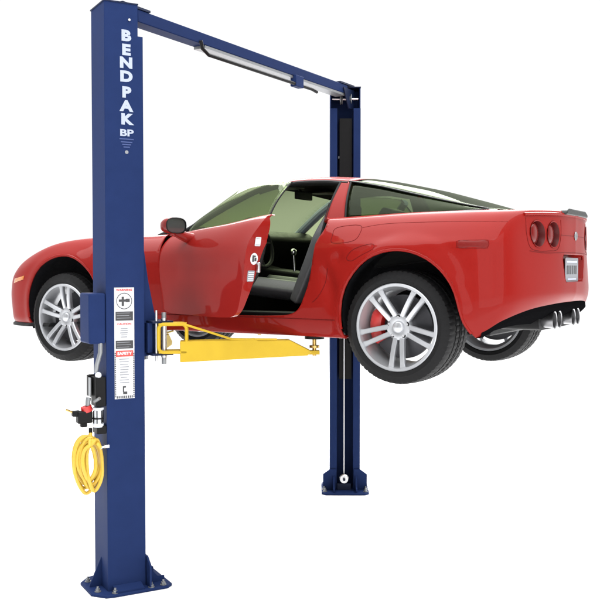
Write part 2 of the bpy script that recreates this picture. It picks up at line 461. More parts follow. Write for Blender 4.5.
# ------------------------------------------------------------------ underbody tub
bm = bmesh.new()
box(bm, (-.35, -.50, .19), (3.1, .50, .24))
box(bm, (.46, -.84, .185), (2.25, .84, .215))
box(bm, (3.1, -.42, .28), (3.32, .42, .36))
bevel(obj('floor_pan', bm, M['black'], car), .01)

# ------------------------------------------------------------------ doors
def make_door(s):
    Vd, Fd = build_half(s, True)
    hinge = Vector((.90, s*.885, 0))
    d = empty('door', hinge, car)
    Vd = [Vector(v)-hinge for v in Vd]
    bm = bm_from(Vd, Fd)
    bmesh.ops.recalc_face_normals(bm, faces=bm.faces)
    outer = list(bm.faces)
    be = [e for e in bm.edges if e.is_boundary]
    cp = {}
    for v in list(bm.verts):
        zz = v.co.z
        cp[v] = bm.verts.new(v.co+Vector((0, 0, 0)))
    for v, c in cp.items():
        th_ = .035+.095*min(1, max(0, (v.co.z-.33)/.42)); c.co.y = s*(max(abs(v.co.y+hinge.y)-th_, min(.785, abs(v.co.y+hinge.y)-.03))-.885)
        c.co.x += -.012 if v.co.x > .9 else 0
    for f in outer: bm.faces.new([cp[v] for v in f.verts][::-1])
    for e in be:
        a, b = e.verts
        bm.faces.new([a, b, cp[b], cp[a]])
    skin = obj('door_skin', bm, M['red'], d, True, 40)
    # inner trim panel
    bm = bmesh.new()
    pts = smooth_poly([(.12, .80), (.12, .50), (.25, .44), (.80, .44), (.96, .48), (1.08, .60), (1.12, .83), (.6, .82)], True, 5)
    prism(bm, pts, s*(.80-.885), s*(.745-.885), lambda p: (p[0], p[2], p[1]))
    bevel(obj('door_trim', bm, M['leather'], d), .012, 3)
    bm = bmesh.new(); box(bm, (.35, min(s*(.735-.885), s*(.675-.885)), .62), (.85, max(s*(.735-.885), s*(.675-.885)), .67))
    bevel(obj('armrest', bm, M['leather'], d), .015, 3)
    # window glass: belt line up to the roof rail, leaning in
    bm = bmesh.new(); rows = []
    N = 24; K = 8
    for i in range(N+1):
        t = i/N
        x0 = .16+(1.215-.16)*t
        zb = .82+.075*t
        # top line follows A pillar then rail
        xw = .16+(1.235-.16)*t
        xt = x0+.0
        zt, yt = rail(x0+.90)
        row = []
        for k in range(K+1):
            u = k/K
            y = .775+(yt-.775)*u+.018*sin(pi*u)
            z = zb+(zt-zb)*u
            row.append(bm.verts.new((x0-(.02+.07*t)*u, s*(y-.885), z-.045*u*t)))
        rows.append(row)
    edge_ = [v.co.copy() for v in rows[-1]]
    for a, b in zip(rows, rows[1:]):
        for k in range(K): bm.faces.new([a[k], b[k], b[k+1], a[k+1]])
    g = obj('door_window', bm, M['glasslt' if s > 0 else 'glasslt'], d)
    md = g.modifiers.new('thick', 'SOLIDIFY'); md.thickness = .004
    bm = bmesh.new(); tube(bm, edge_, .005, 8); obj('window_edge_seal', bm, M['black'], d)
    # belt seal
    bm = bmesh.new(); tube(bm, [(.14+1.08*t, s*(.782-.885), .826+.072*t) for t in np.linspace(0, 1, 12)], .006, 8)
    obj('window_seal', bm, M['black'], d)
    # latch and stickers on the rear edge of the door
    bm = bmesh.new(); box(bm, (1.190, min(s*-.034, s*-.052), .575), (1.216, max(s*-.034, s*-.052), .635)); bevel(obj('door_latch', bm, M['steel'], d), .004)
    # wing mirror
    mr = empty('wing_mirror', (.325, s*.012, .838), d)
    bm = bmesh.new()
    def mp(x, y, z): return (x, s*y, z)
    ring = []
    Nn = 20
    for (dx, sc) in ((.045, 1.0), (.02, 1.03), (-.03, .98), (-.075, .80), (-.105, .45)):
        ring.append([bm.verts.new(mp(dx+.015*cos(a)*sc, .068+.080*sc*np.sign(cos(a))*abs(cos(a))**.75, .040+.052*sc*np.sign(sin(a))*abs(sin(a))**.75)) for a in [2*pi*k/Nn for k in range(Nn)]])
    for a, b in zip(ring, ring[1:]):
        for k in range(Nn): bm.faces.new([a[k], a[(k+1) % Nn], b[(k+1) % Nn], b[k]])
    bm.faces.new(ring[-1])
    obj('mirror_housing', bm, M['red'], mr, True, 60)
    bm = bmesh.new()
    for q, (dx, sc) in enumerate(((.047, 1.01), (.050, .93), (.040, .90))):
        ring2 = [bm.verts.new(mp(dx+.015*cos(a)*sc, .068+.080*sc*np.sign(cos(a))*abs(cos(a))**.75, .040+.052*sc*np.sign(sin(a))*abs(sin(a))**.75)) for a in [2*pi*k/Nn for k in range(Nn)]]
        if q:
            for k in range(Nn): bm.faces.new([pr_[k], pr_[(k+1) % Nn], ring2[(k+1) % Nn], ring2[k]])
        pr_ = ring2
    obj('mirror_bezel', bm, M['black'], mr)
    bm = bmesh.new()
    bm.faces.new([bm.verts.new(mp(.041+.015*cos(a)*.9, .068+.080*.9*np.sign(cos(a))*abs(cos(a))**.75, .040+.052*.9*np.sign(sin(a))*abs(sin(a))**.75)) for a in [2*pi*k/Nn for k in range(Nn)]])
    obj('mirror_face', bm, M['mirror'], mr)
    bm = bmesh.new(); tube(bm, [mp(.01, -.06, -.045), mp(.008, -.01, -.03), mp(0, .05, -.005), mp(0, .06, .02)], [.04, .034, .028, .026], 12)
    obj('mirror_foot', bm, M['red'], mr)
    return d
# roof rail: x -> (z, halfwidth)
RAIL = [(.90, .815, .765), (1.0, .87, .735), (1.15, .965, .68), (1.3, 1.055, .62), (1.45, 1.13, .575), (1.6, 1.17, .555), (1.8, 1.185, .55), (2.0, 1.18, .553), (2.2, 1.157, .56), (2.4, 1.118, .572), (2.6, 1.068, .585), (2.8, 1.02, .60), (3.0, .975, .615), (3.14, .948, .625)]
def rail(x):
    R = RAIL
    if x <= R[0][0]: return R[0][1], R[0][2]
    for a, b in zip(R, R[1:]):
        if x <= b[0]:
            t = (x-a[0])/(b[0]-a[0]); return a[1]+(b[1]-a[1])*t, a[2]+(b[2]-a[2])*t
    return R[-1][1], R[-1][2]
def center(x):
    Cc = [(.62, .865), (.8, .965), (1.0, 1.07), (1.15, 1.14), (1.3, 1.20), (1.45, 1.232), (1.65, 1.246), (1.9, 1.24), (2.1, 1.222), (2.3, 1.19), (2.6, 1.122), (2.9, 1.035), (3.14, .960)]
    for a, b in zip(Cc, Cc[1:]):
        if x <= b[0]:
            t = (x-a[0])/(b[0]-a[0]); return a[1]+(b[1]-a[1])*max(t, 0)
    return Cc[-1][1]
def sm(f, x, d=.06):
    vals = [f(x+k*d/2) for k in (-2, -1, 0, 1, 2)]
    w = (1, 3, 4, 3, 1)
    if isinstance(vals[0], tuple): return tuple(sum(v[i]*q for v, q in zip(vals, w))/12 for i in range(2))
    return sum(v*q for v, q in zip(vals, w))/12
rail_s = lambda x: sm(rail, min(max(x, .96), 3.08)) if .96 < x < 3.08 else rail(x)
cen_s = lambda x: sm(center, x) if .7 < x < 3.08 else center(x)

left_door = make_door(-1); right_door = make_door(1)
left_door.rotation_euler = (0, 0, radians(-26))
left_door['label'] = 'open red door with tall side window'
# stickers on the rear edge face of the open door
skin = [o for o in left_door.children if o.name.startswith('door_skin')][0]
bmq = bmesh.new(); bmq.from_mesh(skin.data); TD = BVHTree.FromBMesh(bmq); bmq.free()
def jamb(y, z, off):
    h = TD.ray_cast(Vector((3, y, z)), Vector((-1, 0, 0))); n = h[1] if h[1].x > 0 else -h[1]
    return h[0]+n*off
for (zc, hy, hz, rd, m1, m2) in ((.755, .020, .026, 0, 'white', 'greyprint'), (.655, .027, .034, 1, 'white', 'blackprint'), (.555, .025, .032, 0, 'greyprint', 'white')):
    yc_ = .035 if zc > .7 else (.016 if zc > .6 else .004)
    st = empty('door_sticker', jamb(yc_, zc, 0), left_door); b_ = st.location.copy()
    N_ = 24; P_ = [(yc_+hy*cos(2*pi*k/N_), zc+hz*sin(2*pi*k/N_)) for k in range(N_)] if rd else rrect(yc_, zc, hy, hz, .006)
    bm = bmesh.new(); bm.faces.new([bm.verts.new(jamb(a, b, .0015)-b_) for a, b in P_]); obj('sticker_sheet', bm, M[m1], st, False)
    bm = bmesh.new()
    if rd:
        for (a, b, c_, d_) in ((-.5, -.5, 0, .6), (.1, -.4, .6, .2), (-.3, .3, .4, .55)):
            bm.faces.new([bm.verts.new(jamb(yc_+hy*p, zc+hz*q, .0028)-b_) for p, q in ((a, b), (c_, b), (c_, d_), (a, d_))])
    else:
        for k in range(5):
            q0 = -.8+.34*k; bm.faces.new([bm.verts.new(jamb(yc_+hy*p, zc+hz*q, .0028)-b_) for p, q in ((-.8, q0), (.8, q0), (.8, q0+.16), (-.8, q0+.16))])
    obj('sticker_print', bm, M[m2], st, False)

# ------------------------------------------------------------------ roof, pillars, glass
def surf(name, m, xs, s0, s1, fn, parent=car, thick=.012, both=False):
    bm = bmesh.new(); N = len(xs); K = 14
    for sg in ((-1, 1) if both else (1,)):
        rows = [[bm.verts.new((lambda p: (p[0], p[1]*sg, p[2]))(fn(x, s0+(s1-s0)*k/K))) for k in range(K+1)] for x in xs]
        for a, b in zip(rows, rows[1:]):
            for k in range(K): bm.faces.new([a[k], b[k], b[k+1], a[k+1]])
    o = obj(name, bm, M[m], parent, True, 50)
    md = o.modifiers.new('thick', 'SOLIDIFY'); md.thickness = thick; md.offset = -1
    return o
def top_fn(x, s):
    """s in -1..1 across; crowned"""
    zr, wr = rail_s(x); zc = cen_s(x)
    a = abs(s)
    return (x, wr*s, zr+(zc-zr)*(1-a**2.4))
# windscreen : u along base->top, s across
def ws_fn(u, s):
    a = abs(s)
    xb = .60+.36*a**2.2; zb = .862-.030*a**2; wb = .745*s
    xt = 1.33+.17*a**2.2; zt_c = cen_s(1.33); zt_r, wt = rail_s(1.50)
    zt = zt_c+(zt_r-zt_c)*a**2.4
    bul = .035*sin(pi*u)
    x = xb+(xt-xb)*u-bul*.6; z = zb+(zt-zb)*u+bul
    return (x, wb+(wt*s-wb)*u+np.sign(s)*0.0, z)
surf('windscreen', 'glass', np.linspace(0, 1, 17), -1, 1, ws_fn, thick=.005)
def roof_fn(u, s):
    a = abs(s)
    x0 = 1.335+.17*a**2.2; x1 = 2.14+.03*a
    x = x0+(x1-x0)*u; zr, wr = rail_s(x); zc = cen_s(x)
    return (x, wr*s, zr+(zc-zr)*(1-a**2.4))
surf('roof_panel', 'red', np.linspace(0, 1, 20), -1, 1, roof_fn, thick=.02)
hatch = surf('hatch_glass', 'rearglass', np.linspace(0, 1, 24), -1, 1, lambda u, s: (lambda x: (x, rail_s(x)[1]*s, rail_s(x)[0]+(cen_s(x)-rail_s(x)[0])*(1-abs(s)**2.4)))(2.165+.03*abs(s)+(3.13-2.165-.03*abs(s))*u), thick=.005)
def belt(x):
    B = [(.9, .76, .83), (1.5, .765, .87), (2.0, .755, .905), (2.2, .745, .915), (2.5, .725, .928), (2.8, .695, .938), (3.0, .665, .945), (3.16, .635, .950)]
    for a, b in zip(B, B[1:]):
        if x <= b[0]:
            t = (x-a[0])/(b[0]-a[0]); return a[2]+(b[2]-a[2])*t, a[1]+(b[1]-a[1])*t
    return B[-1][2], B[-1][1]
def side_fn(x, u, lean=0.):
    zb, wb = belt(x); zr, wr = rail_s(x)
    return (x+lean*u, wb+(wr-wb)*u+.02*sin(pi*u), zb-.012+(zr-zb+.012)*u)
# B pillar / halo, both sides, red
def bp_fn(v, u):
    x0 = 2.09+.02*u; x1 = 2.235-.055*u
    return side_fn(x0+(x1-x0)*v, u)
surf('pillar', 'red', np.linspace(0, 1, 6), 0, 1, bp_fn, thick=.05)
surf('pillar', 'red', np.linspace(0, 1, 6), 0, 1, lambda v, u: (lambda p: (p[0], -p[1], p[2]))(bp_fn(v, u)), thick=.05)
def qg_fn(v, u):
    x0 = 2.238-.055*u; return side_fn(x0+(3.135-x0)*v, u)
for s in (-1, 1):
    bm = bmesh.new(); N = 24; K = 8
    rows = [[bm.verts.new((lambda p: (p[0], s*p[1], p[2]))(qg_fn(i/N, k/K))) for k in range(K+1)] for i in range(N+1)]
    for a, b in zip(rows, rows[1:]):
        for k in range(K): bm.faces.new([a[k], b[k], b[k+1], a[k+1]])
    o = obj('quarter_window', bm, M['rearglass'], car); md = o.modifiers.new('t', 'SOLIDIFY'); md.thickness = .004
# trims along rail, around quarter glass, A pillars
for s in (-1, 1):
    bm = bmesh.new(); tube(bm, [(2.240-.055*u, s*(side_fn(2.24, u)[1]+.001), side_fn(2.24-.055*u, u)[2]) for u in np.linspace(0, .98, 14)], .007, 8); obj('window_seal', bm, M['black'], car)
    bm = bmesh.new()
    tube(bm, [(x, s*(rail_s(x)[1]+.004), rail_s(x)[0]+.002) for x in np.linspace(2.17, 3.13, 30)], .005, 8)
    obj('hatch_frame', bm, M['darkgrey'], car)
    bm = bmesh.new()
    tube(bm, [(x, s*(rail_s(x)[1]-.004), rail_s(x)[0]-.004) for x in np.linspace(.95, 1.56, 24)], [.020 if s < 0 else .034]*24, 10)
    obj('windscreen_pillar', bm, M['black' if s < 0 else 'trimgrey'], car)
    bm = bmesh.new()
    tube(bm, [(x, s*(rail_s(x)[1]-.006), rail_s(x)[0]-.016) for x in np.linspace(1.48, 2.16, 24)], .018, 10)
    obj('roof_rail_seal', bm, M['black'], car)
    bm = bmesh.new()
    tube(bm, [(2.098+.01*u, s*(side_fn(2.1, u)[1]-.012), side_fn(2.1, u)[2]) for u in np.linspace(0, .97, 12)], .012, 8)
    obj('door_seal', bm, M['black'], car)
    bm = bmesh.new()
    tube(bm, [(x, s*(belt(x)[1]+.004), belt(x)[0]-.006) for x in np.linspace(2.2, 3.15, 20)], .007, 8)
    obj('window_seal', bm, M['black'], car)
# shelf skirt under glass, joining body shoulder to the canopy
for s in (-1, 1):
    bm = bmesh.new(); rows = []
    for i in range(NT):
        p = G[i, VB+2]
        if 2.10 < p[0] < 3.2:
            z, w = belt(p[0]); rows.append([bm.verts.new((p[0], s*p[1], p[2]-.002)), bm.verts.new((p[0], s*(p[1]*.5+w*.5), (p[2]+z)/2)), bm.verts.new((p[0], s*(w-.03), z-.012))])
    for a, b in zip(rows, rows[1:]):
        for k in range(2): bm.faces.new([a[k], b[k], b[k+1], a[k+1]])
    obj('belt_panel', bm, M['red'], car)
# cowl panel under the windscreen
bm = bmesh.new(); rows = []
for k in range(25):
    s = -1+2*k/24; p = ws_fn(0.02, s); rows.append([bm.verts.new((p[0]-.16+.05*abs(s), p[1], p[2]-.005)), bm.verts.new((p[0]+.04, p[1]*.99, p[2]+.004)), bm.verts.new((p[0]+.25, p[1]*.95, p[2]-.10))])
for a, b in zip(rows, rows[1:]):
    for k in range(2): bm.faces.new([a[k], b[k], b[k+1], a[k+1]])
obj('cowl_panel', bm, M['black'], car)

# ------------------------------------------------------------------ interior
for s in (-1, 1):
    bm = bmesh.new(); box(bm, (.9, min(s*.72, s*.83), .20), (2.10, max(s*.72, s*.83), .32))
    bevel(obj('door_sill', bm, M['black'], car), .012, 3)
bm = bmesh.new(); prism(bm, [(.70, .50), (.70, .84), (.84, .885), (1.12, .885), (1.20, .83), (1.16, .72), (1.02, .60), (.98, .45)], -.735, .735, lambda p: (p[0], p[2], p[1]))
bevel(obj('dashboard', bm, M['leather'], car), .025, 3)
bm = bmesh.new(); prism(bm, [(1.0, .22), (1.0, .66), (1.25, .60), (1.6, .56), (2.05, .60), (2.05, .22)], -.12, .12, lambda p: (p[0], p[2], p[1]))
bevel(obj('centre_console', bm, M['leather'], car), .02, 3)
bm = bmesh.new(); cyl(bm, (1.42, 0, .57), (1.41, 0, .70), .010, 12); bmesh.ops.create_uvsphere(bm, u_segments=14, v_segments=10, radius=.026, matrix=Matrix.Translation((1.41, 0, .72)))
obj('gear_lever', bm, M['chrome'], car)
bm = bmesh.new(); prism(bm, [(2.08, .22), (2.02, .80), (2.12, .84), (2.30, .84), (3.2, .80), (3.2, .70), (2.35, .60), (2.25, .22)], -.66, .66, lambda p: (p[0], p[2], p[1]))
bevel(obj('cargo_shelf', bm, M['carpet'], car), .02, 2)
bm = bmesh.new(); prism(bm, [(2.09, 1.155), (2.19, 1.145), (2.18, 1.11), (2.10, 1.12)], -.50, .50, lambda p: (p[0], p[2], p[1])); obj('roof_bow', bm, M['black'], car)
bm = bmesh.new()
rows = [[bm.verts.new((lambda p: (p[0], p[1]*.97, p[2]-.028))(roof_fn(i/8, -1+2*k/12))) for k in range(13)] for i in range(9)]
for a, b in zip(rows, rows[1:]):
    for k in range(12): bm.faces.new([a[k], b[k], b[k+1], a[k+1]])
obj('headliner', bm, M['carpet'], car)
# steering wheel
bm = bmesh.new(); cw = Vector((1.33, -.37, .78)); ax = Vector((1, 0, .35)).normalized(); u = Vector((0, 1, 0)); w = ax.cross(u)
tube(bm, [cw+u*.18*cos(a)+w*.18*sin(a) for a in np.linspace(0, 2*pi, 33)], .015, 10, False)
for a in (0, pi, 1.5*pi): tube(bm, [cw-ax*.02, cw+u*.17*cos(a)+w*.17*sin(a)], [.022, .012], 8)
cyl(bm, cw-ax*.03, cw+ax*.01, .06, 20); cyl(bm, cw-ax*.2, cw-ax*.02, .03, 14)
obj('steering_wheel', bm, M['leather'], car)
def make_seat(y):
    st = empty('seat', (1.60, y, .27), car)
    bm = bmesh.new(); rows = []
    for i in range(13):
        t = i/12; x = -.30+.52*t; row = []
        for k in range(13):
            s = -1+k/6; row.append(bm.verts.new((x, s*.24, .10+.05*(1-t)+.055*abs(s)**3+.012*cos(s*6))))
        rows.append(row)
    for a, b in zip(rows, rows[1:]):
        for k in range(12): bm.faces.new([a[k], b[k], b[k+1], a[k+1]])
    o = obj('seat_cushion', bm, M['seat'], st); md = o.modifiers.new('s', 'SOLIDIFY'); md.thickness = .10; md.offset = -1; bevel(o, .02, 3)
    bm = bmesh.new(); rows = []
    for i in range(17):
        t = i/16; row = []; wd = .245-.11*max(0, (t-.62)/.38)**1.3-.0
        for k in range(13):
            s = -1+k/6; row.append(bm.verts.new((.20+.22*t-.06*abs(s)**2.5*(1-t), s*wd, .12+.66*t)))
        rows.append(row)
    for a, b in zip(rows, rows[1:]):
        for k in range(12): bm.faces.new([a[k], b[k], b[k+1], a[k+1]])
    o = obj('seat_back', bm, M['seat'], st); md = o.modifiers.new('s', 'SOLIDIFY'); md.thickness = .09; md.offset = 1; bevel(o, .02, 3)
    return st
make_seat(-.37); make_seat(.37)
bm = bmesh.new(); box(bm, (1.47, -.09, 1.105), (1.50, .13, 1.165)); cyl(bm, (1.47, .02, 1.16), (1.42, .02, 1.215), .008)
bevel(obj('interior_mirror', bm, M['black'], car), .012, 3)
for s in (-1, 1):   # sun visors
    bm = bmesh.new(); box(bm, (1.42, min(s*.16, s*.46), 1.165), (1.60, max(s*.16, s*.46), 1.18)); bevel(obj('sun_visor', bm, M['black'], car), .008)
bm = bmesh.new()
tube(bm, [(2.04, .60, 1.10), (1.95, .66, 1.02), (1.62, .70, .80)], .028, 8)
obj('seat_belt', bm, M['bluetrim'], car)
bm = bmesh.new()
tube(bm, [(2.05, -.60, 1.02), (2.04, -.70, .80), (2.02, -.74, .60), (2.0, -.75, .40)], .010, 8)
obj('seat_belt', bm, M['black'], car)

# ------------------------------------------------------------------ tail
def tail_ring(poly, dx, sc=1., s=1):
    P = np.array(poly); c = P.mean(0); o = []
    for p in P:
        q = on_tail(p[0], p[1], 0); e = c+(p-c)*sc
        o.append(Vector((q.x-dx, s*e[0], e[1])))
    return o
def cup(name, poly, m, parent, rings, s=1, cap=True):
    bm = bmesh.new(); R_ = [[bm.verts.new(v) for v in tail_ring(poly, dx, sc, s)] for dx, sc in rings]
    k = len(poly)
    for a, b in zip(R_, R_[1:]):
        for i in range(k): bm.faces.new([a[i], a[(i+1) % k], b[(i+1) % k], b[i]])
    if cap: bm.faces.new(R_[-1])
    return obj(name, bm, M[m], parent)
for s in (-1, 1):
    for (yy, zz, rr) in LAMPS:
        circ = [(yy+rr*cos(2*pi*k/32), zz+rr*sin(2*pi*k/32)) for k in range(32)]
        t = empty('tail_light', (0, 0, 0), car)
        cup('lamp_bezel', circ, 'red', t, [(-.004, 1.06), (-.002, .985)], s, False)
        cup('lamp_tunnel', circ, 'tunnel_shade', t, [(-.002, .985), (.012, .93), (.04, .90), (.06, .88)], s)
        # lens: domed disc facing rearwards
        x0 = on_tail(yy, zz, 0).x
        bm = bmesh.new(); R_ = []
        for r_, d in ((.92, .045), (.90, .018), (.80, .006), (.55, -.002), (.25, -.006)):
            R_.append([bm.verts.new((x0-.012-d+.0*k, s*(yy+rr*r_*cos(2*pi*k/28)), zz+rr*r_*sin(2*pi*k/28))) for k in range(28)])
        for a, b in zip(R_, R_[1:]):
            for i in range(28): bm.faces.new([a[i], a[(i+1) % 28], b[(i+1) % 28], b[i]])
        bm.faces.new(R_[-1])
        obj('lens', bm, M['lens_red'], t)
cup('plate_recess', [(-p[0], p[1]) for p in PLATE_POCKET], 'red', car, [(-.001, 1.0), (.03, .97), (.05, .93)])
pl = empty('licence_plate', (0, 0, 0), car)
xp = on_tail(0, .600, 0).x
bm = bmesh.new(); prism(bm, rrect(0, .590, .152, .076, .012), xp-.028, xp-.024, lambda p: (p[2], p[0], p[1])); obj('plate_panel', bm, M['greyprint'], pl)
bm = bmesh.new()
for k in range(6):
    y0 = -.125+.042*k; box(bm, (xp-.0242, y0, .563), (xp-.0228, y0+.024, .617))
obj('plate_characters', bm, M['blackprint'], pl)
bm = bmesh.new(); box(bm, (xp-.0242, -.12, .635), (xp-.0228, .12, .647)); box(bm, (xp-.0242, -.10, .527), (xp-.0228, .10, .537)); obj('plate_border_print', bm, M['trimgrey'], pl)
# black rear diffuser under the bumper
bm = bmesh.new(); rows = []
i0 = 15*NS_T+1
for i in range(i0, NT):
    a = G[i, NS_V]; b = G[i, 0]
    t = min(1, (i-i0)/(3.2*NS_T))
    depth = .004+.105*t
    for s in (1,):
        rows.append([(a[0]+.004, a[1]+.004, a[2]+.012), (a[0]+.012*t, a[1]+.004, a[2]-.02), (a[0]-.02-.03*t, a[1]*(1-.03*t), a[2]-.02-depth*.5), (a[0]-.10*t-.03, a[1]*(1-.08*t), a[2]-.02-depth), (a[0]-.30*t-.05, max(a[1]*(1-.1*t)-.05, 0), a[2]-.02-depth)])
full = [[(x, -w, z) for x, w, z in r] for r in rows]+[[(x, w, z) for x, w, z in r] for r in rows[::-1][1:]]
R_ = [[bm.verts.new(p) for p in r] for r in full]
for a, b in zip(R_, R_[1:]):
    for k in range(4): bm.faces.new([a[k], b[k], b[k+1], a[k+1]])
dif = obj('rear_diffuser', bm, M['diffuser'], car)
ex = empty('exhaust', (0, 0, 0), car)
for y in (-.275, -.165, .165, .275):
    bm = bmesh.new()
    lathe(bm, [(-.20, .044), (-.01, .049), (0, .053), (.004, .053), (0, .047), (-.12, .043)], 28, lambda p: (3.425+p[1], y+p[0], .286+p[2]))
    obj('exhaust_tip', bm, M['tip'], ex)
bm = bmesh.new(); prism(bm, rrect(0, .28, .38, .055, .05), 3.12, 3.36, lambda p: (p[2], p[0], p[1])); obj('exhaust_box', bm, M['black'], ex)
# centre brake light on the deck lip
bm = bmesh.new()
pts = [(-.26, 0), (-.25, .020), (-.20, .034), (.20, .034), (.25, .020), (.26, 0)]
prism(bm, pts, 3.395, 3.492, lambda p: (p[2], p[0], .925+p[1]*1.2))
bevel(obj('high_brake_light', bm, M['darkgrey'], car), .010, 3)
# deck lip spoiler: thin raised edge along the tail
bm = bmesh.new()
q = [on_tail(y, .905, .004) for y in np.linspace(-.66, .66, 45)]
tube(bm, [Vector((p.x-.004, p.y, .925-.015*(abs(p.y)/.66)**3)) for p in q], .010, 8)
obj('spoiler_lip', bm, M['red'], car)
# bumper seam lines and lamp panel outline
seam([(-.66, .700), (-.5, .690), (-.25, .695), (0, .697)], .0018, on_tail, sides=(-1, 1))
seam([(-.66, .89), (-.675, .80), (-.65, .72), (-.56, .700), (-.46, .702), (-.33, .716), (-.285, .80), (-.295, .89)], .0018, on_tail, sides=(-1, 1))
seam([(-.285, .80), (-.1, .80), (0, .80)], .0014, on_tail, sides=(-1, 1))
bm = bmesh.new(); p = on_tail(0, .802, .003)
lathe(bm, [(0, .001), (.004, .016), (.003, .026), (-.002, .028)], 24, lambda q: (p.x+q[1], q[0], .802+q[2])); obj('badge', bm, M['grey'], car)
# front splitter
bm = bmesh.new(); rows = []
for i in range(0, 5*NS_T+5):
    a = G[i, NS_V]; d = Vector((a[0]-.2, a[1], 0)).normalized() if i else Vector((-1, 0, 0))
    o = .022
    rows.append([(a[0]+d.x*o, a[1]+d.y*o*.6, a[2]-.012), (a[0]+d.x*o, a[1]+d.y*o*.6, a[2]-.024), (a[0]*.85, a[1]*.85, a[2]-.026), (a[0]*.85, a[1]*.85, a[2]-.008), (a[0], a[1], a[2]+.004)])
full = [[(x, -w, z) for x, w, z in r] for r in rows[::-1]]+[[(x, w, z) for x, w, z in r] for r in rows[1:]]
R_ = [[bm.verts.new(p) for p in r] for r in full]
for a, b in zip(R_, R_[1:]):
    for k in range(5): bm.faces.new([a[k], b[k], b[(k+1) % 5], a[(k+1) % 5]])
obj('front_splitter', bm, M['black'], car)
# headlamps (front corners) and grille, seen from other sides
for s in (-1, 1):
    def on_top(x, w, o, s=s):
        h = FULL.ray_cast(Vector((x, -w, 2)), Vector((0, 0, -1)))[0]; return Vector((h.x, s*w, h.z+o))
    patch(smooth_poly([(-.56, .42), (-.46, .50), (-.30, .56), (-.12, .56), (-.22, .48), (-.42, .40)], True, 4), on_top, .004, 'headlamp', 'bowl', car)

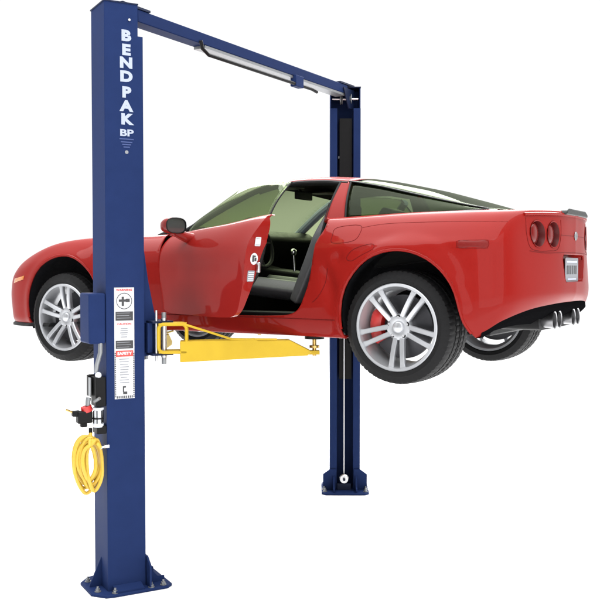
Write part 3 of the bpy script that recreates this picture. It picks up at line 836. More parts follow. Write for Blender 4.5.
# ------------------------------------------------------------------ wheels
def make_wheel(loc, R, RR, width, a0, side_s, cal_ang):
    """axis Y, outer face at -Y (side_s=-1)"""
    wh = empty('wheel', loc, car)
    hw = width/2
    prof = [(-hw+.015, RR), (-hw-.002, RR+.012), (-hw-.008, (R+RR)/2-.012), (-hw-.0105, (R+RR)/2-.009), (-hw-.008, (R+RR)/2-.006), (-hw+.002, R-.03), (-hw+.02, R-.008), (-hw+.045, R-.002), (-.075, R), (-.073, R-.008), (-.061, R-.008), (-.059, R+.001), (-.02, R+.002), (-.018, R-.008), (-.006, R-.008), (-.004, R+.002)]
    prof = prof+[(-y, r) for y, r in prof[::-1]]
    seg = 240
    def md_(i, k):
        if i in (6, 7, 24, 25) and (k % 4 == 0): return -.0045
        if i in (8, 11, 12, 19, 20, 23) and ((k+2) % 4 == 0): return -.003
        return 0
    f = (lambda p: (p[0], p[1], p[2])) if side_s < 0 else (lambda p: (-p[0], -p[1], p[2]))
    bm = bmesh.new(); lathe(bm, prof, seg, f, md_); obj('tyre', bm, M['rubber'], wh, True, 30)
    rim = empty('rim', (0, 0, 0), wh)
    bm = bmesh.new()
    yo = -hw+.004
    lathe(bm, [(yo+.012, RR+.004), (yo, RR+.005), (yo-.004, RR), (yo-.003, RR-.014), (yo+.008, RR-.018), (yo+.03, RR-.020), (yo+.06, RR-.032), (hw-.05, RR-.035), (hw-.01, RR-.012), (hw-.004, RR+.004)], 96, f)
    obj('rim_barrel', bm, M['rim'], rim)
    # spokes
    bm = bmesh.new(); ro = RR-.017
    for p in range(5):
        for q in (-1, 1):
            A = radians(a0+72*p)
            pts = []
            for t in np.linspace(0, 1, 8):
                r = .045+(ro-.045)*t
                off = q*(.019+.019*t)
                hwid = .0155-.001*t+.005*max(0, t-.85)/.15
                y = yo+.038-.030*t**1.3-.010*sin(pi*t)
                dep = .028+.012*(1-t)
                pts.append((r, off, hwid, y, dep))
            rows = []
            for r, off, hwid, y, dep in pts:
                ring = []
                for (du, dy) in ((-1, .006), (-.72, 0), (.72, 0), (1, .006), (.85, dep), (-.85, dep)):
                    u_, v_ = r, off+du*hwid
                    ring.append(bm.verts.new(f((u_*cos(A)-v_*sin(A), y+dy, u_*sin(A)+v_*cos(A)))))
                rows.append(ring)
            for a, b in zip(rows, rows[1:]):
                for k in range(6): bm.faces.new([a[k], a[(k+1) % 6], b[(k+1) % 6], b[k]])
            bm.faces.new(rows[0]); bm.faces.new(rows[-1])
    obj('spokes', bm, M['rim'], rim, True, 30)
    bm = bmesh.new(); lathe(bm, [(yo+.075, .078), (yo+.045, .080), (yo+.034, .074), (yo+.031, .050), (yo+.034, .036), (yo+.024, .033), (yo+.020, .028), (yo+.018, .001)], 48, f)
    obj('hub', bm, M['rim'], rim)
    for p in range(5):
        A = radians(a0+36+72*p); c = (.060*cos(A), .060*sin(A))
        bm = bmesh.new(); cyl(bm, f((c[0], yo+.0325, c[1])), f((c[0], yo+.045, c[1])), .0135, 16); obj('lug_well', bm, M['black'], rim)
        bm = bmesh.new(); cyl(bm, f((c[0], yo+.026, c[1])), f((c[0], yo+.045, c[1])), .0085, 6); obj('lug_nut', bm, M['chrome'], rim, False)
    # brake disc, caliper
    bm = bmesh.new(); rd = RR-.065
    lathe(bm, [(yo+.085, .07), (yo+.100, .095), (yo+.100, rd), (yo+.128, rd), (yo+.128, .06)], 72, f); obj('brake_disc', bm, M['disc'], wh)
    for p in range(0):
        pass
    bm = bmesh.new(); lathe(bm, [(yo+.14, .05), (yo+.145, rd*.72), (yo+.15, rd*.72), (yo+.15, .05)], 48, f); obj('dust_shield', bm, M['liner'], wh)
    bm = bmesh.new(); rows = []
    for k in range(15):
        a = radians(cal_ang-34+68*k/14); e = min(1, min(k, 14-k)/1.5); r0 = rd-.070+.01*(1-e); r1 = rd+.012-.01*(1-e)
        y0 = yo+.060+.012*(1-e)
        rows.append([bm.verts.new((r*cos(a), y, r*sin(a))) for r, y in ((r0, yo+.095), (r0+.012, y0+.008), (r0+.03, y0), (r1-.02, y0), (r1, y0+.012), (r1, yo+.165), (r0, yo+.165))] if side_s < 0 else
                    [bm.verts.new((r*cos(a), -y, r*sin(a))) for r, y in ((r0, yo+.095), (r0+.012, y0+.008), (r0+.03, y0), (r1-.02, y0), (r1, y0+.012), (r1, yo+.165), (r0, yo+.165))])
    for a, b in zip(rows, rows[1:]):
        for k in range(7): bm.faces.new([a[k], b[k], b[(k+1) % 7], a[(k+1) % 7]])
    bm.faces.new(rows[0]); bm.faces.new(rows[-1]); obj('caliper', bm, M['caliper'], wh)
    # suspension stub
    bm = bmesh.new(); s = -side_s; cyl(bm, (0, s*.02, 0), (0, s*.36, .03), .035, 14); cyl(bm, (.0, s*.10, -.09), (.05, s*.42, -.06), .022, 10); cyl(bm, (.0, s*.10, .12), (.03, s*.40, .16), .018, 10)
    obj('suspension_arm', bm, M['grey'], wh)
    return wh
ZR = 1.648-CAR[2]; ZF = 1.6356-CAR[2]
make_wheel((2.685, -.794, ZR), .339, .255, .325, -90+72*2, -1, 180)
make_wheel((0, -.806, ZF), .328, .243, .275, 88, -1, 0)
make_wheel((2.685, .794, ZR), .339, .255, .325, 30, 1, 180)
make_wheel((0, .806, ZF), .328, .243, .275, 10, 1, 0)

# ================================================================== LIFT
lift = empty('two_post_lift', (0, 0, 0))
tag(lift, 'tall blue two post lift with overhead beam and yellow swing arms under the car', 'car lift')
def column(f, name='column'):
    c = empty(name, f((W1/2, W2/2, 0)), lift)
    base = c.location.copy()
    g = lambda p: f(p)-base
    t = .008
    bm = bmesh.new()
    w = W1-.034
    prism(bm, [(0, 0), (w, 0), (w, t), (t, t), (t, W2-t), (w, W2-t), (w, W2), (0, W2)], .018, H-.002, lambda p: g((p[0], p[1], p[2])))
    for m_ in (lambda v: v, lambda v: W2-v):
        prism(bm, [(w, m_(0)), (W1, m_(0)), (W1, m_(.062)), (W1-.03, m_(.062)), (W1-.03, m_(.05)), (W1-t, m_(.05)), (W1-t, m_(t)), (w, m_(t))], .018, H-.19, lambda p: g((p[0], p[1], p[2])))
    o = obj('column_channel', bm, M['blue'], c)
    at = o.data.attributes.new('bevel_weight_edge', 'FLOAT', 'EDGE')
    cs_ = [g((a_, b_, 0)).xy for a_ in (0, W1) for b_ in (0, W2)]
    for e_ in o.data.edges:
        a_, b_ = (o.data.vertices[q_].co for q_ in e_.vertices)
        if abs(a_.z-b_.z) > .15 and any((a_.xy-c_).length < .001 for c_ in cs_): at.data[e_.index].value = 1
    md = o.modifiers.new('bevel', 'BEVEL'); md.width = .005; md.segments = 3; md.limit_method = 'WEIGHT'
    bm = bmesh.new(); box(bm, (-.004, -.004, H-.002), (w+.004, W2+.004, H+.006), g); obj('top_plate', bm, M['darkblue'], c)
    # base plate with clipped corners
    bm = bmesh.new()
    pts = [(-.10, .02), (-.03, -.065), (.02, -.075), (.36, -.075), (.40, -.04), (.40, W2+.04), (.36, W2+.075), (.02, W2+.075), (-.03, W2+.065), (-.10, W2-.02)]
    prism(bm, pts, 0, .018, lambda p: g((p[0], p[1], p[2])))
    bevel(obj('base_plate', bm, M['blue'], c), .004)
    # gussets
    for (v, s) in ((-.001, -1), (W2+.001, 1)):
        bm = bmesh.new(); prism(bm, [(0, .018), (.06*s, .018), (.06*s, .03), (0, .05)], .03, .21, lambda p: g((p[2], v+p[0], p[1]))); obj('gusset', bm, M['blue'], c)
    for v in (.035, W2-.035):
        bm = bmesh.new(); prism(bm, [(W1-.02, .018), (.375, .018), (.375, .05), (.33, .055), (.30, .09), (.285, .13), (W1-.02, .16)], v-.007, v+.007, lambda p: g((p[0], p[2], p[1])))
        obj('gusset', bm, M['blue'], c)
    bm = bmesh.new(); prism(bm, [(.0, .018), (-.075, .018), (-.075, .03), (0, .20)], W2/2-.005, W2/2+.005, lambda p: g((p[0], p[2], p[1]))); obj('gusset', bm, M['blue'], c)
    for (a, b) in ((-.055, .03), (-.055, W2-.03), (.03, -.045), (.03, W2+.045), (.26, -.05), (.26, W2+.05), (.34, -.045), (.34, W2+.045)):
        bm = bmesh.new(); cyl(bm, g((a, b, .018)), g((a, b, .022)), .020, 20); cyl(bm, g((a, b, .022)), g((a, b, .036)), .014, 6); cyl(bm, g((a, b, .036)), g((a, b, .050)), .007, 10)
        obj('anchor_bolt', bm, M['grey'], c, True, 30)
    return c, g
colA, gA = column(near); colB, gB = column(far)
colA['label'] = 'near column with white vertical lettering'; colB['label'] = 'far column with open channel facing the camera'

# small bolt near the top of the near column
bm = bmesh.new(); cyl(bm, gA((.155, -.001, 3.50)), gA((.155, -.008, 3.50)), .008, 10); obj('bolt', bm, M['steel'], colA)
# lettering on the side face of the near column (plane v = 0, facing -E2)
def on_face(u, z, off=.0012):
    Rm = Matrix((( E1.x, 0, -E2.x, 0), (E1.y, 0, -E2.y, 0), (0, 1, 0, 0), (0, 0, 0, 1)))
    p = gA((u, -off, z)); return Matrix.Translation(p) @ Rm
def ZT(ypx, u=.12, v=.0):
    p = near((u, v, 0)); fw = Vector((-sin(YAW), cos(YAW), 0)); d = (Vector((p.x, p.y, 0))-Vector((CAM[0], CAM[1], 0))).dot(fw)
    return CAM[2]+d*math.tan(math.atan((300-ypx)/FPX)-PITCH)           # height on the near face
letters = 'BENDPAK'
ys = [35.8, 50, 63, 76.7, 92.5, 106.3, 119.5]
for ch, yy in zip(letters, ys):
    me = text_mesh(ch, .086, .0008, .0048, 1.22)
    o = link('letter', me, M['lettering'], colA, False)
    o.matrix_basis = on_face(.135, ZT(yy))
me = text_mesh('BP', .056, .0008, .0018, 1.45); o = link('logo_letters', me, M['lettering'], colA, False); o.matrix_basis = on_face(.135, ZT(133))
bm = bmesh.new()
def pr_face(u0, u1, z0, z1, off=.0012, t=.0008): box(bm, (u0, -off-t, z0), (u1, -off, z1), gA)
for k, (yy, hw_) in enumerate(((139, .045), (142, .036), (144.5, .028), (147, .020))): pr_face(.135-hw_, .135+hw_, ZT(yy)-.0035, ZT(yy)+.0035)
obj('logo_lines', bm, M['logo'], colA, False)
bm = bmesh.new(); cyl(bm, gA((.135, -.001, ZT(152))), gA((.135, -.0025, ZT(152))), .011, 20); obj('logo_dot', bm, M['greyprint'], colA)
# warning decal (slightly askew in height only), u .075 .. .17
sg = empty('warning_decal', gA((.05, -.001, ZT(400))), colA)
sb = sg.location.copy()
gs = lambda p: gA(p)-sb
u0, u1 = .050, .176
def slab(bm, a, b, za, zb, off, t=.0006): box(bm, (a, -off-t, za), (b, -off, zb), gs)
bm = bmesh.new(); slab(bm, u0, u1, ZT(398.5), ZT(287.5), .001); obj('decal_sheet', bm, M['white'], sg, False)
bm = bmesh.new()
for (a, b) in ((311.5, 320.5), (340.5, 348.5)): slab(bm, u0+.008, u1-.008, ZT(b), ZT(a), .002)
cyc = ((u0+u1)/2, ZT(301))
for k in range(40):
    a, b = 2*pi*k/40, 2*pi*(k+1)/40
    vs = [bm.verts.new(gs((cyc[0]+r*cos(t_), -.0026, cyc[1]+r*sin(t_)))) for r, t_ in ((.050, a), (.050, b), (.046, b), (.046, a))]; bm.faces.new(vs)
slab(bm, cyc[0]-.034, cyc[0]+.034, cyc[1]-.004, cyc[1]+.010, .0021); slab(bm, cyc[0]-.016, cyc[0]-.002, cyc[1]-.030, cyc[1]+.026, .0024)
slab(bm, cyc[0]+.01, cyc[0]+.035, cyc[1]-.006, cyc[1]+.014, .0026)
obj('decal_symbol', bm, M['blackprint'], sg, False); bm = bmesh.new()
slab(bm, cyc[0]-.010, cyc[0]+.016, ZT(394), ZT(391.5), .002); slab(bm, cyc[0]-.012, cyc[0]-.004, ZT(392), ZT(386), .0023); slab(bm, cyc[0]-.004, cyc[0]+.008, ZT(387.5), ZT(386), .0026)
k = 0
zz = ZT(352.5)
while zz > ZT(396):                                   # hatched border strips of the lower panel
    slab(bm, u0+.001, u0+.009, zz-.006, zz, .002); slab(bm, u1-.009, u1-.001, zz-.010, zz-.004, .002); zz -= .0115
for q in range(9): slab(bm, u0+.012+.0118*q, u0+.019+.0118*q, ZT(398), ZT(395.6), .002)
obj('decal_black_print', bm, M['blackprint'], sg, False)
bm = bmesh.new()
def txt(s_, size, z, m, bold=.0006, u=None, sx=1.):
    me = text_mesh(s_, size, .0003, bold, sx); o = link('decal_words', me, M[m], sg, False)
    o.matrix_basis = Matrix.Translation(-sb) @ on_face(u or cyc[0], z, .0022)
bm.free()
txt('WARNING', .018, ZT(290), 'redprint', .0008, sx=1.15)
txt('CAUTION', .018, ZT(324), 'redprint', .0006, sx=1.1)
bm = bmesh.new(); slab(bm, u0+.008, u1-.008, ZT(356.5), ZT(350.5), .0012+.0006); obj('decal_red_print', bm, M['redprint'], sg, False)
txt('SAFETY', .024, ZT(353.5), 'white', .0010, sx=1.15)
bm = bmesh.new()
for ya, yb, st in ((328.5, 338.5, 2.1), (359, 384, 2.6)):
    yy = ya
    while yy < yb:
        L = random.uniform(.55, .95)*.036
        slab(bm, cyc[0]-L, cyc[0]+L*random.uniform(.7, 1), ZT(yy)-.0022, ZT(yy)+.0022, .002); yy += st
for ya in (313, 315.5, 318, 342.2, 344.6, 347): slab(bm, u0+.014, u1-.014-random.random()*.02, ZT(ya)-.0015, ZT(ya)+.0015, .003)
obj('decal_text_lines', bm, M['greyprint'], sg, False)

# carriage of each column with arm bracket and pins
def carriage(f, c, g):
    cr = empty('carriage', g((W1, W2/2, 1.55)), c); b0 = cr.location.copy()
    h = lambda p: g(p)-b0
    bm = bmesh.new(); box(bm, (.03, .066, 1.40), (W1+.004, W2-.066, 2.20), h); bevel(obj('carriage_slide', bm, M['blue'], cr), .006)
    bm = bmesh.new()
    for v in (.055, W2-.069):
        prism(bm, [(W1+.002, 2.19), (W1+.012, 2.16), (W1+.045, 1.92), (W1+.085, 1.72), (W1+.115, 1.665), (W1+.115, 1.46), (W1+.002, 1.44)], v, v+.014, lambda p: h((p[0], p[2], p[1])))
    bevel(obj('carriage_gusset', bm, M['blue'], cr), .003)
    bm = bmesh.new()
    for z in (1.455, 1.655): box(bm, (W1+.03, -.06, z), (W1+.165, W2+.06, z+.013), h)
    obj('bracket_plate', bm, M['darkblue'], cr)
    bm = bmesh.new(); box(bm, (W1+.02, .0, 1.47), (W1+.05, W2, 1.655), h); obj('bracket_back', bm, M['blue'], cr)
    for v in (-.03, W2+.03):
        bm = bmesh.new(); cyl(bm, h((W1+.115, v, 1.40)), h((W1+.115, v, 1.72)), .015, 16); obj('pivot_pin', bm, M['grey'], cr)
    bm = bmesh.new(); cyl(bm, h((W1+.06, -.045, 1.42)), h((W1+.06, -.045, 1.735)), .008, 12); obj('lock_pin', bm, M['steel'], cr)
    return cr
carriage(near, colA, gA); carriage(far, colB, gB)
# back plate inside far column + chain cover and cable
bm = bmesh.new(); box(bm, (.02, .075, 1.0), (W1-.06, W2-.085, H-.27), gB); obj('chain_cover', bm, M['black'], colB)
bm = bmesh.new(); cyl(bm, gB((W1-.035, W2*.53, .15)), gB((W1-.035, W2*.53, 1.42)), .007, 10); obj('lift_cable', bm, M['steel'], colB)
bm = bmesh.new()
for (u_, v_) in ((W1+.0, W2*.53),):
    lathe(bm, [(-.014, .004), (-.014, .036), (-.008, .042), (-.004, .034), (.004, .034), (.008, .042), (.014, .036), (.014, .004)], 28, lambda p: gB((u_+.02+p[1], v_+p[0], .115+p[2])))
obj('cable_sheave', bm, M['steel'], colB)
bm = bmesh.new(); cyl(bm, gB((W1-.02, W2*.53, .115)), gB((W1+.06, W2*.53, .115)), .011, 12); box(bm, (W1+.01, W2*.53-.06, .018), (W1+.03, W2*.53+.06, .075), gB); obj('sheave_bracket', bm, M['darkblue'], colB)
# front lips at the foot of the far column, seen wide
for c, g in ((colB, gB), (colA, gA)):
    bm = bmesh.new()
    for (a, b) in ((-.062, .055), (W2-.055, W2+.062)):
        bm = bmesh.new(); lo = a < 0
        pts = [(a, .018), (b, .018), (b, .20), (.0 if lo else W2, .20), (a, .155)] if lo else [(a, .018), (b, .018), (b, .155), (W2, .20), (a, .20)]
        prism(bm, pts, W1+.003, W1+.015, lambda p: g((p[2], p[0], p[1])))
        obj('foot_plate', bm, M['blue'], c)
# cable pulleys at the top of the far column
for v in (.09, .17):
    bm = bmesh.new(); lathe(bm, [(-.012, .004), (-.012, .045), (-.006, .05), (0, .04), (.006, .05), (.012, .045), (.012, .004)], 28, lambda p: gB((W1-.06+p[0], v+p[1], H-.10+p[2]))); obj('cable_pulley', bm, M['grey'], colB)
bm = bmesh.new(); cyl(bm, gB((W1-.06, .02, H-.10)), gB((W1-.06, W2-.02, H-.10)), .012, 14); obj('pulley_axle', bm, M['steel'], colB)
bm = bmesh.new(); box(bm, (.03, .075, H-.62), (W1-.10, W2-.075, H-.62+.02), gB); obj('cover_step', bm, M['grey'], colB)

# overhead beam between the column tops
pa = near((W1-.05, W2*.55, H)); pb = far((W1-.05, W2*.55, H))
beam = empty('overhead_beam', (pa.x, pa.y, H-.09), lift); b0 = beam.location.copy()
xc = pa.x
fb = lambda p: Vector(p)-b0
bm = bmesh.new()
prism(bm, [(xc-.06, H-.065), (xc+.05, H-.065), (xc+.05, H+.012), (xc-.06, H+.012)], pa.y+.045, pb.y-.02, lambda p: fb((p[0], p[2], p[1])))
bevel(obj('beam_tube', bm, M['beamblue'], beam), .005)
bm = bmesh.new(); box(bm, fb((xc-.052, pa.y+.75, H-.085)), fb((xc+.046, pb.y-.06, H-.066))); obj('beam_lit_underside', bm, M['grey'], beam)  # grey strip added to paint the floor-lit underside of the beam
bm = bmesh.new()
prism(bm, [(pa.y-.10, H+.028), (pa.y+.16, H+.028), (pa.y+.16, H+.014), (pa.y-.10, H+.014)], xc-.09, xc+.055, lambda p: fb((p[2], p[0], p[1])))
obj('beam_bracket', bm, M['darkblue'], beam); bm = bmesh.new()
prism(bm, [(pb.y-.16, H+.028), (pb.y+.10, H+.028), (pb.y+.10, H+.014), (pb.y-.16, H+.014)], xc-.09, xc+.055, lambda p: fb((p[2], p[0], p[1])))
prism(bm, [(pb.y-.12, H-.02), (pb.y+.08, H-.02), (pb.y+.08, H-.19), (pb.y-.02, H-.19)], xc+.055, xc+.063, lambda p: fb((p[2], p[0], p[1])))
obj('beam_bracket', bm, M['darkblue'], beam)
bm = bmesh.new()
tube(bm, [fb((xc+.06, pa.y+.68, H-.05)), fb((xc+.06, pa.y+.70, H-.10)), fb((xc+.06, pa.y+.77, H-.13)), fb((xc+.06, pa.y+2.20, H-.13)), fb((xc+.06, pa.y+2.28, H-.14))], .013, 12)
obj('shut_off_bar', bm, M['black'], beam)
bm = bmesh.new(); box(bm, fb((xc+.02, pa.y+1.92, H-.15)), fb((xc+.075, pa.y+2.04, H-.06))); bevel(obj('switch_box', bm, M['blue'], beam), .004)

# swing arms (yellow)
def arm(pivot, tip, zt, h0, h1, w_, cr_parent, gus=True, pad_z=.0):
    a = empty('swing_arm', pivot, lift)
    P = Vector(pivot); T = Vector(tip); d = (T-P); L = Vector((d.x, d.y, 0)).length; ux = Vector((d.x, d.y, 0)).normalized(); uy = Vector((-ux.y, ux.x, 0))
    g = lambda p: ux*p[0]+uy*p[1]+Vector((0, 0, p[2]-P.z))
    bm = bmesh.new()
    prism(bm, [(.10, zt), (L*.60, zt+.010), (L*.62, zt+.002), (L-.16, zt+.002), (L-.02, zt-h1+.025), (L-.05, zt-h1), (.10, zt-h0)], -w_/2, w_/2, lambda p: g((p[0], p[2], p[1])))
    bevel(obj('arm_tube', bm, M['yellow'], a), .006, 3)
    # clevis frame at the pivot: a standing rounded loop
    bm = bmesh.new()
    z0, z1 = 1.47, 1.655
    for sgn_ in (-1, 1):
        yy = sgn_*(w_/2-.012)
        loop = rrect(.055, (z0+z1)/2, .085, (z1-z0)/2-.006, .03)
        tube(bm, [g((p[0], yy, p[1])) for p in loop+loop[:1]], .011, 8)
    for z in (z0, z1-.012): box(bm, (-.03, -w_/2, z), (.14, w_/2, z+.012), g)
    obj('arm_clevis', bm, M['yellow'], a)
    bm = bmesh.new(); cyl(bm, g((.0, 0, z0-.03)), g((.0, 0, z1+.03)), .018, 16); obj('pivot_pin', bm, M['steel'], a)
    bm = bmesh.new(); tube(bm, [g((.12, -w_/2+.006, z1-.004)), g((.42, -w_/2+.006, zt+.012)), g((.70, -w_/2+.006, zt+.008))], .007, 8); obj('brace_rod', bm, M['yellow'], a)
    bm = bmesh.new(); cyl(bm, g((L, 0, zt-h1-.005)), g((L, 0, pad_z-.03)), .013, 14); cyl(bm, g((L, 0, zt-.05)), g((L, 0, zt-.035)), .032, 20); obj('pad_screw', bm, M['brass'], a)
    bm = bmesh.new(); box(bm, (L-.06, -.03, zt-h1+.004), (L+.03, .03, zt-h1+.028), g); obj('pad_carrier', bm, M['yellow'], a)
    bm = bmesh.new(); cyl(bm, g((L, 0, pad_z-.03)), g((L, 0, pad_z)), .062, 24); obj('lift_pad', bm, M['black'], a)
    return a
RB = CAR[2]+.185
p_piv = near((W1+.115, -.03, 1.56)); 
arm((p_piv.x, p_piv.y, 1.56), (CAR[0]+2.06, YC-.82, 1.56), 1.543, .130, .095, .12, None, pad_z=RB)
p2 = near((W1+.115, W2+.03, 1.56))
arm((p2.x, p2.y, 1.56), (CAR[0]+.70, YC-.62, 1.56), 1.53, .11, .09, .11, None, pad_z=RB)
p3 = far((W1+.115, -.03, 1.56)); arm((p3.x, p3.y, 1.56), (CAR[0]+2.05, YC+.74, 1.56), 1.53, .11, .09, .11, None, pad_z=RB)
p4 = far((W1+.115, W2+.03, 1.56)); arm((p4.x, p4.y, 1.56), (CAR[0]+.70, YC+.62, 1.56), 1.53, .11, .09, .11, None, pad_z=RB)

# cover box on the back of the near column
bm = bmesh.new(); box(bm, (-.105, .004, ZT(343)), (-.001, .20, ZT(293)), gA); bevel(obj('latch_cover', bm, M['blue'], colA), .012, 3)
# air unit below it
au = empty('air_filter_unit', gA((-.04, .08, 1.2)), colA); a0_ = au.location.copy(); ga = lambda p: gA(p)-a0_
bm = bmesh.new(); tube(bm, [ga((-.03, .02, ZT(341))), ga((-.032, .02, ZT(352))), ga((-.05, .03, ZT(364))), ga((-.052, .04, ZT(372)))], [.014, .014, .014, .012], 10); obj('air_pipe', bm, M['grey'], au)
bm = bmesh.new(); bmesh.ops.create_uvsphere(bm, u_segments=14, v_segments=10, radius=.020, matrix=Matrix.Translation(ga((-.045, .02, ZT(374))))); obj('pipe_fitting', bm, M['bowl'], au)
bm = bmesh.new(); box(bm, (-.065, .005, ZT(405)), (-.002, .11, ZT(376)), ga); bevel(obj('control_box', bm, M['black'], au), .005)
bm = bmesh.new(); box(bm, (-.085, .10, ZT(396)), (-.068, .14, ZT(375)), ga); box(bm, (-.066, .12, ZT(396)), (-.03, .16, ZT(375)), ga); bevel(obj('valve_block', bm, M['black'], au), .004)
bm = bmesh.new(); box(bm, (-.084, .06, ZT(396)), (-.078, .099, ZT(377)), ga); obj('valve_strip', bm, M['grey'], au)
bm = bmesh.new(); lathe(bm, [(0, .001), (0, .034), (.012, .036), (.014, .028), (.09, .026), (.10, .034), (.118, .034), (.12, .02), (.13, .001)], 24, lambda p: ga((-.045+p[0], .03+p[2], ZT(406)-p[1]))); obj('filter_bowl', bm, M['bowl'], au)
bm = bmesh.new()
for k in range(6):
    a = 2*pi*k/6; cyl(bm, ga((-.045+.030*cos(a), .03+.030*sin(a), ZT(409))), ga((-.045+.030*cos(a), .03+.030*sin(a), ZT(424))), .0035, 6)
for zq in (ZT(416), ZT(424.5)): cyl(bm, ga((-.045, .03, zq)), ga((-.045, .03, zq-.008)), .0335, 20)
obj('bowl_guard', bm, M['black'], au)
bm = bmesh.new(); box(bm, (-.17, .02, ZT(421)), (-.08, .08, ZT(409)), ga); box(bm, (-.20, .03, ZT(414)), (-.15, .07, ZT(408)), ga); box(bm, (-.15, .03, ZT(425)), (-.11, .07, ZT(419)), ga); bevel(obj('regulator_body', bm, M['black'], au), .008, 3)
bm = bmesh.new(); cyl(bm, ga((-.105, .05, ZT(410))), ga((-.115, .05, ZT(404.5))), .034, 20); obj('regulator_knob', bm, M['caliper'], au)
bm = bmesh.new(); cyl(bm, ga((-.105, .045, ZT(404))), ga((-.10, .045, ZT(396))), .016, 14); cyl(bm, ga((-.07, .02, ZT(400))), ga((-.05, -.02, ZT(396))), .010, 10); obj('pressure_fitting', bm, M['grey'], au)
bm = bmesh.new(); cyl(bm, ga((-.19, .05, ZT(410))), ga((-.235, .05, ZT(406.5))), .007, 10); obj('hose_nipple', bm, M['brass'], au)
bm = bmesh.new(); box(bm, (-.06, .0, ZT(432)), (-.002, .10, ZT(424)), ga); cyl(bm, ga((-.09, .04, ZT(426))), ga((-.09, .04, ZT(433))), .012, 12); bevel(obj('drain_block', bm, M['black'], au), .004)
bm = bmesh.new(); cyl(bm, ga((-.02, -.018, ZT(444))), ga((.005, -.018, ZT(444))), .013, 14); cyl(bm, ga((-.05, -.018, ZT(445))), ga((-.02, -.018, ZT(444))), .008, 12); obj('hose_coupler', bm, M['chrome'], au)

# coiled yellow hose hanging below
bm = bmesh.new(); hz = ZT(459); hc = (-.095, .045); pts = []
turns = 11; N = 11*36
for i in range(N+1):
    t = i/N; a = 2*pi*turns*t+pi/2
    fr = (t*turns) % 1
    k = int(t*turns)
    rx = .040+.036*((k*37) % 6)/5; rz = .105+.055*((k*53) % 7)/6
    z = sin(a)*rz; x = cos(a)*rx*(1-.35*max(0, -sin(a))**2)
    u_ = hc[0]+x+.018*((k*29) % 5-2)/2*1.0; v_ = hc[1]+.055*(t-.5)*2+.010*sin(3*a)
    pts.append(near((u_, v_, hz+z-(.012*((k*31) % 4))*(1 if sin(a) < 0 else 0))))
ph = [near((-.09, .04, ZT(431)))]+pts+[near((-.06, -.016, ZT(441))), near((-.045, -.017, ZT(445)))]
sm_pts = ph
tube(bm, sm_pts, .0115, 10)
# two lashings of the same hose wound through the coil
hose = obj('air_hose', bm, M['hose'])
tag(hose, 'coiled yellow air hose hanging on the outer side of the near blue column', 'hose')

# ================================================================== SETTING
bm = bmesh.new()
for s_ in (1,):
    v = [bm.verts.new(p) for p in ((-60, -60, -.001), (60, -60, -.001), (60, 60, -.001), (-60, 60, -.001))]; bm.faces.new(v)
fl = obj('floor', bm, M['floor'], None, False); tag(fl, kind='structure')

# world: bright white studio sweep
w = bpy.data.worlds.new('World'); SC.world = w; w.use_nodes = True
nt = w.node_tree; bg = nt.nodes['Background']
tc = nt.nodes.new('ShaderNodeTexCoord'); sx = nt.nodes.new('ShaderNodeSeparateXYZ'); nt.links.new(tc.outputs['Generated'], sx.inputs[0])
# brightness falls off behind the camera (towards -Y)
dot = nt.nodes.new('ShaderNodeVectorMath'); dot.operation = 'DOT_PRODUCT'; nt.links.new(tc.outputs['Generated'], dot.inputs[0])
dv = Vector((.45, -1, .12)).normalized(); dot.inputs[1].default_value = dv
mr = nt.nodes.new('ShaderNodeMapRange'); mr.interpolation_type = 'SMOOTHSTEP'
mr.inputs[1].default_value = -.25; mr.inputs[2].default_value = .70; mr.inputs[3].default_value = 1.05; mr.inputs[4].default_value = .0
nt.links.new(dot.outputs['Value'], mr.inputs[0])
mz = nt.nodes.new('ShaderNodeMapRange'); mz.interpolation_type = 'SMOOTHSTEP'  # overhead glow added to whiten the floor
mz.inputs[1].default_value = .45; mz.inputs[2].default_value = .9; mz.inputs[3].default_value = 0; mz.inputs[4].default_value = .9
nt.links.new(sx.outputs[2], mz.inputs[0])
ad = nt.nodes.new('ShaderNodeMath'); ad.operation = 'ADD'; nt.links.new(mr.outputs[0], ad.inputs[0]); nt.links.new(mz.outputs[0], ad.inputs[1])
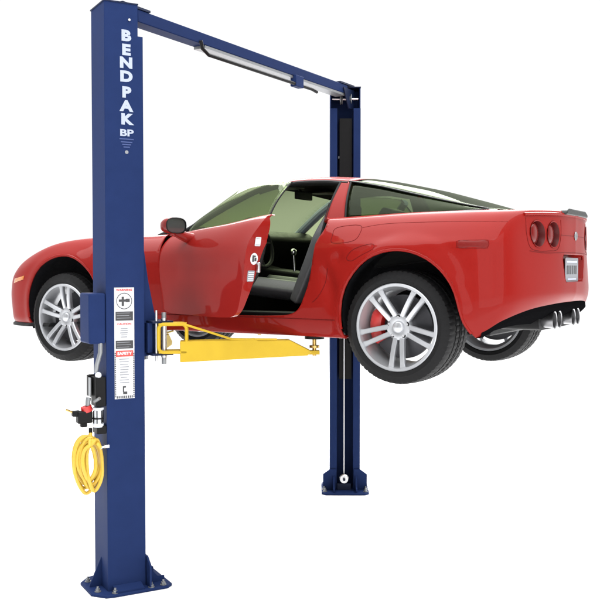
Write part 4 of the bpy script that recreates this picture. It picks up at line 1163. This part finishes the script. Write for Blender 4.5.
# dim region behind the camera, with noise patches added for reflections in the paint
nz = nt.nodes.new('ShaderNodeTexNoise'); nz.inputs['Scale'].default_value = 2.6; nz.inputs['Detail'].default_value = 3
nt.links.new(tc.outputs['Generated'], nz.inputs['Vector'])
nr = nt.nodes.new('ShaderNodeMapRange'); nr.inputs[1].default_value = .42; nr.inputs[2].default_value = .62; nr.inputs[3].default_value = .06; nr.inputs[4].default_value = .55
nt.links.new(nz.outputs['Fac'], nr.inputs[0])
mm = nt.nodes.new('ShaderNodeMath'); mm.operation = 'MAXIMUM'; nt.links.new(ad.outputs[0], mm.inputs[0]); nt.links.new(nr.outputs[0], mm.inputs[1])
nt.links.new(mm.outputs[0], bg.inputs['Strength']); bg.inputs['Color'].default_value = (1, 1, 1, 1)

def area(name, loc, target, size, sy, power, col=(1, 1, 1)):
    l = bpy.data.lights.new(name, 'AREA'); l.shape = 'RECTANGLE'; l.size = size; l.size_y = sy; l.energy = power; l.color = col
    o = bpy.data.objects.new(name, l); COL.objects.link(o); o.location = loc
    o.rotation_euler = (Vector(target)-Vector(loc)).to_track_quat('-Z', 'Y').to_euler()
    return o
area('added_overhead_wash', (0.5, 1.0, 9.0), (0.5, 1.2, 0), 15, 13, 2700)  # added unseen lamp that washes the floor white
area('added_back_fill', (-2.5, 9.0, 8.0), (0.6, 0.8, 0), 11, 6, 2200)  # added unseen backlight that fills the floor shadow under the car
area('added_left_fill', (-4.5, -5.0, 5.0), (0, .5, 1.5), 4, 4, 40)  # added unseen lamp, weak fill from front left for shape
area('added_right_fill', (6.5, -4.0, 4.0), (1, 1, 1.6), 8, 7, 330)  # added unseen lamp, broad fill on the camera side

# camera
cd = bpy.data.cameras.new('camera'); cam = bpy.data.objects.new('camera', cd); COL.objects.link(cam); SC.camera = cam
cd.sensor_width = 36; cd.lens = FPX/600*36; cd.clip_end = 400; cd.clip_start = .05
F = Vector((-sin(YAW)*cos(PITCH), cos(YAW)*cos(PITCH), -sin(PITCH)))
cam.location = CAM; cam.rotation_euler = F.to_track_quat('-Z', 'Y').to_euler()
SC.view_settings.view_transform = 'Standard'; SC.view_settings.look = 'None'; SC.view_settings.exposure = 0; SC.view_settings.gamma = 1
SC.render.resolution_x = SC.render.resolution_y = 1024
SC.cycles.max_bounces = 8; SC.cycles.transparent_max_bounces = 16
